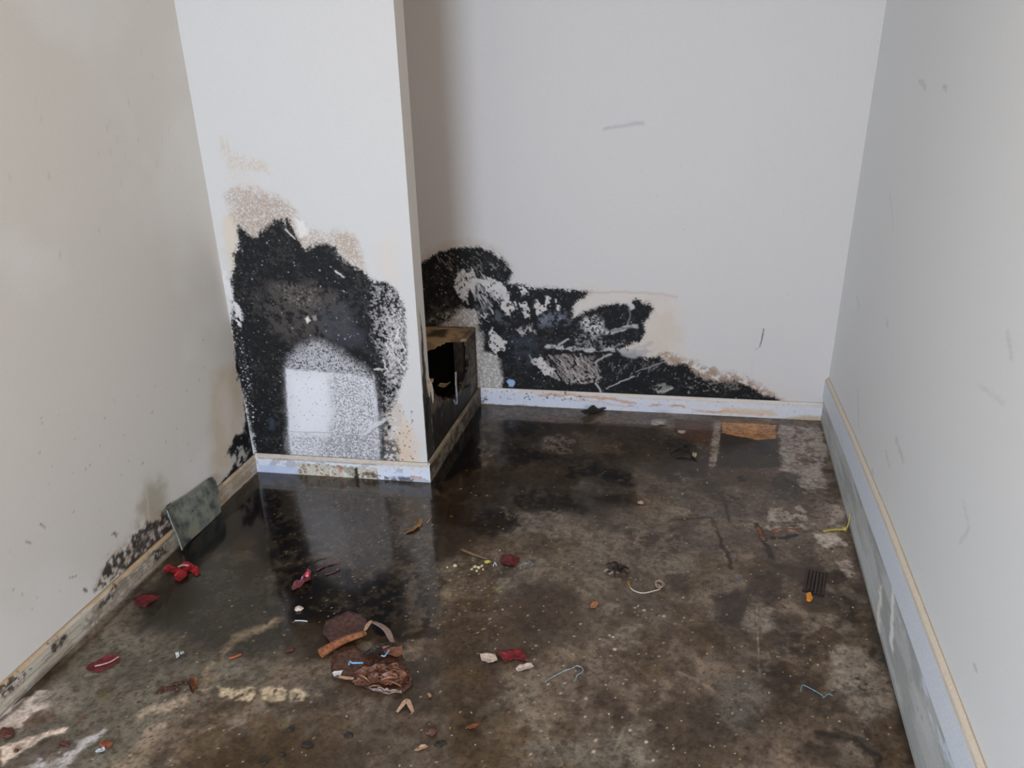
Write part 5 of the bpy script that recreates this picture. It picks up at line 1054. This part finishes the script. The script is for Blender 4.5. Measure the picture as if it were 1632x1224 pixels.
def yellow():
    p = [(0.4649, 2.3313), (0.4857, 2.3429), (0.5081, 2.3511), (0.5340, 2.3564)]
    k = p[-1]
    root = empty('yellow_string', (*k, 0))
    tag(root, 'knotted yellow string lying on the floor and up the concrete kerb at right', 'string')
    attach(link('cord', tube_bm(Z(p, 0.003), 0.0032, 6), YEL, smooth=True), root)
    attach(link('knot', lump_bm(k[0], k[1], 0.008, 0.008, 0.007, 3, 2), YEL), root)
    attach(link('tail', tube_bm([(k[0], k[1], 0.006), (k[0] + 0.008, k[1] + 0.005, 0.012), (XK - 0.006, k[1] + 0.02, 0.024), (XK - 0.004, k[1] + 0.03, 0.05)], 0.0026, 6, 0.6), YEL, smooth=True), root)
yellow()

# dark leaf clump
def clump():
    c = [(-0.1669, 1.9835)][0]
    root = empty('leaf_clump', (*c, 0))
    tag(root, 'clump of shrivelled dark brown leaf shreds at the orange end of the off-white string', 'leaves')
    r_ = random.Random(21)
    for a, l in ((2.6, .034), (2.2, .030), (1.9, .036), (1.5, .030), (1.1, .028), (0.7, .026), (0.15, .034), (3.0, .032), (-0.4, .024), (-1.9, .022), (3.6, .026), (2.45, .024)):
        d = Vector((math.cos(a), math.sin(a), 0)); b = Vector((c[0], c[1], 0.004)) + Vector((r_.uniform(-.01, .01), r_.uniform(-.01, .01), 0))
        pts = [b, b + d * l * 0.5 + Vector((0, 0, r_.uniform(.008, .02))), b + d * l * 1.15 + Vector((r_.uniform(-.006, .006), r_.uniform(-.006, .006), r_.uniform(0, .006)))]
        attach(link('leaf', ribbon_bm(pts, r_.uniform(.008, .013), .0012, r_.uniform(-0.8, 0.8)), DKB), root)
    for q in ([(-0.2093, 1.9684), (-0.1935, 1.9811)][:], [(-0.1947, 1.9589), (-0.1655, 1.9712)][:]):
        o = link('leaf', ribbon_bm([(q[0][0], q[0][1], .006), ((q[0][0] + q[1][0]) / 2, (q[0][1] + q[1][1]) / 2, .012), (q[1][0], q[1][1], .008)], .010, .0012), GREYT); attach(o, root); o['label'] = 'pale grey-tan shred'
clump()

# cardboard heap
def zf(o, dz):
    o.location.z += dz
piece('cardboard_sheet', 'flat dark reddish-brown soggy cardboard sheet, rearmost of the heap', 'cardboard', [(-0.9328, 1.5307), (-0.9491, 1.5845), (-0.9273, 1.6079), (-0.8998, 1.6328), (-0.8519, 1.6293), (-0.8268, 1.5971), (-0.8305, 1.5575), (-0.8527, 1.5275), (-0.8982, 1.5054)], mat('wet_cardboard', (92, 60, 52), 0.35, 0.35, 110, k=0.9, second=(60, 39, 34)), thick=0.003, lift=0.010, bump=0.005, seed=31)
o = link('cardboard_strip', tube_bm(Z([(-0.9021, 1.4560), (-0.8814, 1.4893), (-0.8581, 1.5189), (-0.8272, 1.5455), (-0.8176, 1.5577)], [0.014, 0.015, 0.015, 0.014, 0.012]), 0.013, 9, 0.55), CARDR)
tag(o, 'rolled orange-brown cardboard strip across the heap', 'cardboard')
o = link('cardboard_strip', ribbon_bm(Z([(-0.8176, 1.5577), (-0.8170, 1.5783), (-0.8144, 1.5945)], [0.020, 0.022, 0.022]), 0.016, 0.003, 0.4), TANP)
tag(o, 'short tan folded strip at the peak between the roll and the pale arched strip', 'cardboard')
o = link('cardboard_strip', ribbon_bm(Z([(-0.8082, 1.5932), (-0.7797, 1.5785), (-0.7560, 1.5656), (-0.7307, 1.5385)], [0.020, 0.026, 0.022, 0.010]), 0.024, 0.003, 0.5), GREYT)
tag(o, 'pale grey-tan arched strip at the rear right of the heap', 'cardboard')
piece('cardboard_sheet', 'large brown soggy cardboard sheet at the front of the heap, under the blue threads', 'cardboard', [(-0.8719, 1.4768), (-0.8352, 1.5089), (-0.7913, 1.4916), (-0.7443, 1.5088), (-0.6995, 1.5232), (-0.6862, 1.4973), (-0.6541, 1.4579), (-0.6280, 1.4147), (-0.6379, 1.3868), (-0.6722, 1.3710), (-0.7110, 1.3669), (-0.7679, 1.3804), (-0.7957, 1.3963), (-0.8390, 1.3914), (-0.8593, 1.4232)], CARD, thick=0.003, lift=0.006, bump=0.006, seed=32)
o = link('cardboard_sheet', sheet_bm([(-0.7913, 1.4749), (-0.7789, 1.4966), (-0.7356, 1.5325), (-0.7177, 1.5145), (-0.7453, 1.4847), (-0.7743, 1.4644)], 0.003, 0.008, 0.006, 33, z0=0.012), mat('black_wet_card', (44, 37, 35), 0.3, 0.4, 120))
tag(o, 'blackened wet cardboard shred between the rolled strip and the large front sheet', 'cardboard')
o = link('cardboard_flap', sheet_bm([(-0.7449, 1.5015), (-0.7277, 1.5123), (-0.6962, 1.5239), (-0.6854, 1.4951), (-0.6976, 1.4808), (-0.7263, 1.4817)], 0.002, 0.010, 0.004, 34, z0=0.013), mat('smooth_brown_card', (140, 92, 70), 0.4, 0.2, 60, k=0.9))
tag(o, 'smooth brown cardboard flap at the right edge of the heap, beside the upper blue thread', 'cardboard')
shreds = (([(-0.7816, 1.4037), (-0.7701, 1.4173), (-0.7424, 1.4345), (-0.7151, 1.4449), (-0.7070, 1.4331), (-0.7355, 1.4180), (-0.7636, 1.3944)], 'long pale-brown torn shred at the left of the crumpled front', 1),
          ([(-0.7359, 1.4359), (-0.7104, 1.4504), (-0.6814, 1.4521), (-0.6670, 1.4372), (-0.6941, 1.4269), (-0.7236, 1.4228)], 'torn brown shred in the upper middle of the crumpled front', 2),
          ([(-0.7115, 1.4099), (-0.6814, 1.4296), (-0.6639, 1.4378), (-0.6435, 1.4201), (-0.6517, 1.3967), (-0.6900, 1.3863), (-0.7081, 1.3932)], 'broad smooth brown shred at the right of the crumpled front', 3),
          ([(-0.7773, 1.3783), (-0.7550, 1.3984), (-0.7178, 1.4086), (-0.7065, 1.3892), (-0.7267, 1.3720), (-0.7604, 1.3712)], 'ragged brown shred at the lower left of the crumpled front', 4),
          ([(-0.7242, 1.3662), (-0.6993, 1.3715), (-0.6737, 1.3749), (-0.6458, 1.3809), (-0.6420, 1.3754), (-0.6745, 1.3684), (-0.7001, 1.3650)], 'pinkish-tan torn rim along the lowest edge of the heap', 5),
          ([(-0.6639, 1.4289), (-0.6432, 1.4378), (-0.6296, 1.4144), (-0.6361, 1.4000), (-0.6516, 1.4053)], 'narrow upturned brown shred at the far right tip of the heap', 6))
for q, lab, s in shreds:
    o = link('cardboard_shred', sheet_bm(q, 0.002, 0.014, 0.010, 40 + s, 5, z0=0.008 if s != 5 else 0.002), (CARD2, GREYT)[s == 5] if s != 3 else mat('smooth_brown_card', (140, 92, 70)))
    tag(o, lab, 'cardboard')
r_ = random.Random(77)
crumple = [(-0.7752, 1.4051), (-0.7377, 1.4401), (-0.6718, 1.4496), (-0.6420, 1.4161), (-0.6502, 1.3927), (-0.7250, 1.3681)]
TAN2 = mat('torn_edge_pulp', (168, 128, 104), 0.7, 0.3, 150)
for k in range(18):
    while True:
        x, y = r_.uniform(min(p[0] for p in crumple), max(p[0] for p in crumple)), r_.uniform(min(p[1] for p in crumple), max(p[1] for p in crumple))
        if inside(x, y, crumple): break
    a = r_.uniform(-0.5, 0.5); l = r_.uniform(.018, .045)
    pts = [(x - l / 2 * math.cos(a), y - l / 2 * math.sin(a), 0.016), (x, y + r_.uniform(-.004, .004), 0.020 + r_.uniform(0, .006)), (x + l / 2 * math.cos(a), y + l / 2 * math.sin(a), 0.016)]
    o = link('paper_curl', ribbon_bm(pts, r_.uniform(.002, .005), .001, r_.uniform(-1, 1)), r_.choice([TAN2, CARD2, CARD2]))
    tag(o, 'narrow torn paper curl on the crumpled front of the cardboard heap', 'paper', 'torn paper curls on the cardboard heap')
thread('thread', 'bright blue thread on the left of the large cardboard sheet', 'thread', Z([(-0.8097, 1.4315), (-0.8121, 1.4448), (-0.8044, 1.4395), (-0.7915, 1.4423), (-0.7752, 1.4457)], 0.016), 0.0024, BLUE)
thread('thread', 'bright blue bent thread at the right of the large cardboard sheet', 'thread', Z([(-0.7360, 1.4750), (-0.7270, 1.4746), (-0.7247, 1.4868), (-0.7225, 1.4991)], 0.022), 0.0024, BLUE)
piece('foil_scrap', 'glossy white oval scrap at the left tip of the cardboard heap', 'scrap', [(-0.8418, 1.3975), (-0.8344, 1.4081), (-0.8177, 1.4139), (-0.8192, 1.3979), (-0.8323, 1.3884)], WHT, thick=0.001, lift=0.006, bump=0.002, seed=35, z0=0.008)
o = link('cardboard_strip', ribbon_bm(Z([(-0.8205, 1.3932), (-0.8012, 1.3929), (-0.7812, 1.3950)], 0.009), 0.008, 0.002), TANP); tag(o, 'thin tan strip beside the glossy white scrap', 'cardboard')
thread('thread', 'short white thread on the black floor left of the rearmost cardboard sheet', 'thread', Z([(-1.0407, 1.5732), (-1.0230, 1.5770), (-1.0042, 1.5782)], 0.002), 0.0015, WHT)

# foreground peels and chips
def bent():
    p = [(-0.6348, 1.3216), (-0.6292, 1.3369), (-0.6204, 1.3531), (-0.6079, 1.3415), (-0.5971, 1.3298)]
    o = link('paper_strip', ribbon_bm(Z(p, [0.002, 0.006, 0.012, 0.007, 0.002]), 0.013, 0.0012, 0.2), TANP)
    tag(o, 'tan paper strip bent into a V, just below the cardboard heap', 'strip')
bent()
piece('paper_chip', 'small tan chip to the right of the V-bent paper strip', 'chip', [(-0.5816, 1.3926), (-0.5761, 1.3959), (-0.5675, 1.3852), (-0.5723, 1.3799)], TANP, thick=0.001, lift=0.004, seed=36, dens=0.004)
piece('dry_leaf', 'pale pointed leaf shred near the bottom edge of the view', 'leaf', [(-0.5531, 1.2170), (-0.5471, 1.2344), (-0.5351, 1.2442), (-0.5257, 1.2390), (-0.5390, 1.2289)], TANP, thick=0.001, lift=0.008, seed=37, dens=0.004)
piece('rust_chip', 'orange-brown bark chip right of the pale pointed leaf shred', 'chip', [(-0.4535, 1.3083), (-0.4463, 1.3213), (-0.4317, 1.3302), (-0.4243, 1.3318), (-0.4316, 1.3187), (-0.4466, 1.3060)], RUST, thick=0.002, lift=0.006, seed=38, dens=0.004)
chip('bark_chip', 'round brown lump above the pale pointed leaf shred', 'chip', [(-0.5325, 1.2817)][0], (0.016, 0.012, 0.007), BRN, 6)
for xy, lab, s in (([(-0.5019, 1.2551)], 'dark grey flake right of the pale pointed leaf shred', (.014, .008, .003)), ([(-0.7225, 1.2330)], 'black flake below the cardboard heap', (.011, .008, .003)), ([(-0.8056, 1.1854)], 'largest black flake near the bottom edge, left of centre', (.014, .011, .003)),
                   ([(-0.8668, 1.2188)], 'dark brown flake below the three pale oval patches', (.009, .006, .003)), ([(-0.8513, 1.1503)], 'small dark flake below the largest black flake', (.006, .006, .003)), ([(-0.8817, 1.1190)], 'flat dark flake at the very bottom edge of the view', (.010, .005, .002))):
    chip('paint_flake', lab, 'flake', xy[0], s, BLK, hash(lab) % 7 if False else len(lab), 0.3)
piece('paper_chip', 'orange-tan torn chip lying alone below the dark leaf clump', 'chip', [(-0.2305, 1.8068), (-0.2222, 1.8254), (-0.2105, 1.8336), (-0.2069, 1.8202), (-0.2149, 1.7990), (-0.2272, 1.7964)], mat('orange_tan', (178, 124, 84), 0.6, 0.2, 150), thick=0.001, lift=0.006, seed=39, dens=0.004)
piece('plaster_scrap', 'curled orange-tan scrap in front of the partition skirting', 'scrap', [(-0.8860, 2.0401), (-0.8710, 2.0655), (-0.8611, 2.0939), (-0.8631, 2.1440), (-0.8465, 2.1161), (-0.8452, 2.0934), (-0.8581, 2.0606)], mat('tan_scrap', (160, 122, 84), 0.6, 0.25, 120), thick=0.0015, lift=0.008, bump=0.003, seed=41)
thread('splinter', 'tiny pale splinter right of the curled orange-tan scrap', 'splinter', Z([(-0.8317, 2.1191), (-0.8282, 2.1550)], 0.002), 0.0016, TANP)
thread('twig', 'straight brown twig pointing at the tiny yellow bit', 'twig', Z([(-0.6708, 1.9915), (-0.6239, 1.9738), (-0.5768, 1.9601)], 0.005), 0.0045, mat('tan_twig', (124, 96, 70), 0.6, 0.3, 200), taper=0.7)
chip('plastic_bit', 'tiny yellow bit at the end of the straight brown twig', 'scrap', [(-0.5735, 1.9475)][0], (0.010, 0.007, 0.005), YEL, 2)
for i, (xy, s) in enumerate((([(-0.5928, 1.9142)], .007), ([(-0.6060, 1.9179)], .006), ([(-0.5857, 1.9254)], .006), ([(-0.6121, 1.9038)], .005), ([(-0.5943, 1.8979)], .005), ([(-0.6684, 1.9082)], .008), ([(-0.6895, 1.8974)], .004), ([(-0.5777, 1.9109)], .004))):
    chip('food_crumb', 'cream crumb strewn near the straight brown twig', 'crumb', xy[0], (s, s * .8, s * .6), CREAM, i, 0.4 * i, 'cream crumbs by the straight twig')
chip('paper_scrap', 'pale pinkish chip at the right end of the black patches', 'chip', [(-0.1338, 2.3848)][0], (0.012, 0.008, 0.006), mat('pinkish_chip', (176, 140, 122), 0.6, 0.2, 150), 4)
chip('paint_flake', 'grey-white lump of flaked paint below the rear skirting', 'flake', [(-0.1112, 3.0240)][0], (0.035, 0.022, 0.012), GREYP, 9)
chip('paint_flake', 'smaller grey lump of flaked paint left of the bare orange timber', 'flake', [(-0.0152, 2.9602)][0], (0.016, 0.012, 0.007), GREYP, 3)
o = link('paint_peeling', sheet_bm([(-0.4490, 3.0455), (-0.4098, 3.0979), (-0.3708, 3.1380), (-0.3436, 3.1431), (-0.3497, 3.1029), (-0.3939, 3.0435), (-0.4320, 3.0236)], 0.002, 0.02, 0.012, 51), BLK)
tag(o, 'dark peeled mouldy scrap propped against the rear skirting', 'scrap')
# broken twigs at the rear
tw = random.Random(14)
for i, (q, lab) in enumerate((([(-0.0709, 2.8596), (-0.0122, 2.8171), (0.0397, 2.7803)], 'long black twig at the back, left of the timber band'), ([(-0.0518, 2.7778), (-0.0053, 2.8291), (0.0226, 2.8778)], 'black twig crossing the long one at the back'), ([(-0.0260, 2.7417), (0.0163, 2.7602), (0.0550, 2.7325)], 'black twig lowest in the pile at the back'),
                              ([(-0.0016, 2.8622), (0.0196, 2.8128), (0.0356, 2.7538)], 'short black twig next to the pale splinter at the back'))):
    thread('twig', lab, 'twig', Z(q, [0.004, 0.010, 0.004]), 0.0034, BLK, taper=0.6)
piece('wood_splinter', 'pale curled splinter on the pile of black twigs', 'splinter', [(0.0306, 2.7631), (0.0370, 2.7953), (0.0496, 2.7668), (0.0453, 2.7456)], CREAM, thick=0.0015, lift=0.012, seed=52, dens=0.004)

# ribbed square and orange plastic bit at right
def ribbed():
    q = [(0.3926, 2.1123), (0.4495, 2.1053), (0.4265, 1.9842), (0.3676, 2.0007)]
    c = sum((Vector(p) for p in q), Vector((0, 0))) / 4
    root = empty('corrugated_square', (c.x, c.y, 0))
    tag(root, 'dark ribbed square of corrugated board above the orange plastic bit', 'board')
    m = mat('wet_dark_board', (44, 33, 28), 0.45, 0.3, 140)
    attach(link('backing', sheet_bm(q, 0.002, 0.0, 0.0005, 55), m), root)
    A, B, Cc, D = [Vector(p) for p in q]
    for k in range(6):
        t = 0.08 + 0.84 * k / 5
        a, b = A.lerp(B, t), D.lerp(Cc, t)
        a, b = a.lerp(b, 0.06), a.lerp(b, 0.94)
        attach(link('rib', tube_bm([(a.x, a.y, 0.005), ((a.x + b.x) / 2, (a.y + b.y) / 2, 0.006), (b.x, b.y, 0.005)], 0.0036, 8), mat('rib_board', (62, 48, 41), 0.45, 0.3, 140)), root)
ribbed()
def orange_bit():
    bm = bmesh.new()
    for q, h in (([(0.3763, 1.9823), (0.3893, 1.9908), (0.3913, 1.9768), (0.3766, 1.9681)], 0.012), ([(0.3769, 1.9710), (0.3931, 1.9772), (0.3936, 1.9660), (0.3857, 1.9558), (0.3758, 1.9594)], 0.008)):
        b = [bm.verts.new((p[0], p[1], 0.0005)) for p in q]; t = [bm.verts.new((p[0], p[1], h)) for p in q]
        n = len(q); bm.faces.new(t); bm.faces.new(b[::-1])
        for i in range(n): bm.faces.new((b[i], b[(i + 1) % n], t[(i + 1) % n], t[i]))
    bmesh.ops.bevel(bm, geom=list(bm.edges), offset=0.001, segments=2, affect='EDGES')
    tag(link('plastic_bit', bm, ORANGE), 'small bright orange stepped plastic bit at the edge of the ribbed square', 'scrap')
orange_bit()
thread('thread', 'tiny blue thread curl on the brown floor left of the ribbed square', 'thread', Z([(0.1794, 2.0182), (0.1869, 2.0259), (0.1939, 2.0151), (0.1900, 2.0052)], 0.002), 0.0015, mat('dull_blue', (92, 118, 140), 0.5, 0.2, 200))

# lower left bits
def dry_leaf():
    out = [(-1.1975, 1.3079), (-1.1921, 1.3135), (-1.1827, 1.3133), (-1.1699, 1.2941), (-1.1578, 1.2623), (-1.1766, 1.2796)]
    root = empty('dry_leaf', (*out[0], 0))
    tag(root, 'folded amber-brown dry leaf standing on its tip beside the seed husks', 'leaf')
    attach(link('blade', sheet_bm(out, 0.001, 0.016, 0.003, 61, dens=0.005), mat('amber_leaf', (150, 94, 48), 0.4, 0.3, 90, second=(92, 54, 30))), root)
    o = link('folded_half', ribbon_bm(Z([(-1.1946, 1.3063), (-1.1833, 1.2868), (-1.1659, 1.2691)], [0.008, 0.014, 0.004]), 0.010, 0.001, 0.9), BRN); attach(o, root); o['label'] = 'darker folded half'
dry_leaf()
husk = random.Random(4)
for i, p in enumerate([(-1.2552, 1.2541), (-1.2532, 1.2589), (-1.2455, 1.2584), (-1.2434, 1.2631), (-1.2384, 1.2664), (-1.2347, 1.2715), (-1.2297, 1.2747), (-1.2289, 1.2814), (-1.2251, 1.2866), (-1.2174, 1.2861), (-1.2150, 1.2931), (-1.2099, 1.2964), (-1.2009, 1.2940), (-1.2090, 1.2792), (-1.2191, 1.2727)]):
    chip('seed_husk', 'tiny dark brown seed husk in the line left of the amber dry leaf', 'husk', (p[0] + husk.uniform(-.004, .004), p[1] + husk.uniform(-.006, .006)), (husk.uniform(.004, .008), husk.uniform(.003, .006), .004), mat('seed_husk', (78, 44, 34), 0.5, 0.3, 200), i, husk.uniform(0, 3), 'seed husks by the amber leaf')
thread('splinter', 'thin orange splinter above the pale oval patches', 'splinter', Z([(-1.1421, 1.3978), (-1.1293, 1.4076), (-1.1178, 1.4196)], 0.003), 0.0030, mat('orange_splinter', (168, 92, 50), 0.6, 0.2, 200))
piece('plaster_chip', 'white upright plaster chip on the grey floor, lower of a close pair', 'chip', [(-1.2936, 1.3822), (-1.2896, 1.3903), (-1.2761, 1.3763), (-1.2787, 1.3663)], WHT, thick=0.002, lift=0.008, seed=62, dens=0.004)
piece('plaster_chip', 'greenish-white plaster chip on the grey floor, upper right of a close pair', 'chip', [(-1.2831, 1.3893), (-1.2790, 1.3974), (-1.2715, 1.3893), (-1.2773, 1.3809)], mat('green_white', (190, 206, 196), 0.5, 0.1, 200), thick=0.002, lift=0.008, seed=63, dens=0.004)
piece('foil_scrap', 'silvery foil scrap beside the orange-brown bark bit at lower left', 'scrap', [(-1.2822, 1.0601), (-1.2797, 1.0696), (-1.2652, 1.0728), (-1.2588, 1.0669), (-1.2681, 1.0595)], mat('silver_foil', (200, 206, 216), 0.25, 0.1, 200), thick=0.001, lift=0.008, bump=0.004, seed=64, dens=0.004)
chip('bark_chip', 'orange-brown bark bit above the silvery foil scrap', 'chip', [(-1.2712, 1.0824)][0], (0.016, 0.011, 0.006), RUST, 3)
chip('bark_chip', 'largest dark red-brown bark bit at the left edge of the view', 'chip', [(-1.5299, 1.0598)][0], (0.022, 0.014, 0.009), mat('dark_red_bark', (88, 48, 38), 0.5, 0.35, 150), 7)
chip('bark_chip', 'tiny dark red bit on the pale streak at lower left', 'chip', [(-1.4666, 1.0235)][0], (0.006, 0.005, 0.004), mat('dark_red_bark', (88, 48, 38)), 5)
chip('bark_chip', 'flat reddish bark bit on the brown stain at lower left', 'chip', [(-1.3719, 1.0660)][0], (0.013, 0.006, 0.004), mat('dark_red_bark', (88, 48, 38)), 8)
piece('foil_scrap', 'tiny silvery scrap on the pale streak in the bottom left corner', 'scrap', [(-1.3994, 1.0132), (-1.3962, 1.0192), (-1.3878, 1.0175), (-1.3868, 1.0107)], mat('silver_foil', (200, 206, 216)), thick=0.001, lift=0.004, seed=65, dens=0.004)
chip('bark_chip', 'dark reddish bark bit left of the cardboard heap', 'chip', [(-0.9975, 1.4622)][0], (0.014, 0.008, 0.004), mat('dark_red_bark', (88, 48, 38)), 9, 0.5)

# loose grit too small to tell apart
gr = random.Random(99)
area = [(-0.8748, 1.1067), (-0.8196, 1.3143), (-0.6294, 1.6336), (-0.6808, 1.9154), (0.0302, 2.6068), (0.4808, 2.6966), (0.5151, 1.4868), (0.4733, 1.4009)]
xs, ys = [p[0] for p in area], [p[1] for p in area]
base = [link('grit_crumb', lump_bm(0, 0, 0.0024, 0.0020, 0.0016, s, 1), m) for s, m in ((1, mat('dull_cream', (184, 168, 142), 0.7, 0.2, 200)), (2, GREYP), (3, mat('ochre_crumb', (156, 132, 92), 0.7, 0.2, 200)))]
done = 0
while done < 150:
    x, y = gr.uniform(min(xs), max(xs)), gr.uniform(min(ys), max(ys))
    if not inside(x, y, area): continue
    o = base[done % 3] if done < 3 else base[done % 3].copy()
    if done >= 3: COL.objects.link(o)
    o.location = (x, y, 0); o.rotation_euler = (0, 0, gr.uniform(0, 6.28)); s = gr.uniform(0.6, 1.5); o.scale = (s, s, s)
    tag(o, 'tiny pale crumb of loose grit lying on the wet brown floor', 'crumb', 'loose grit crumbs on the floor')
    done += 1
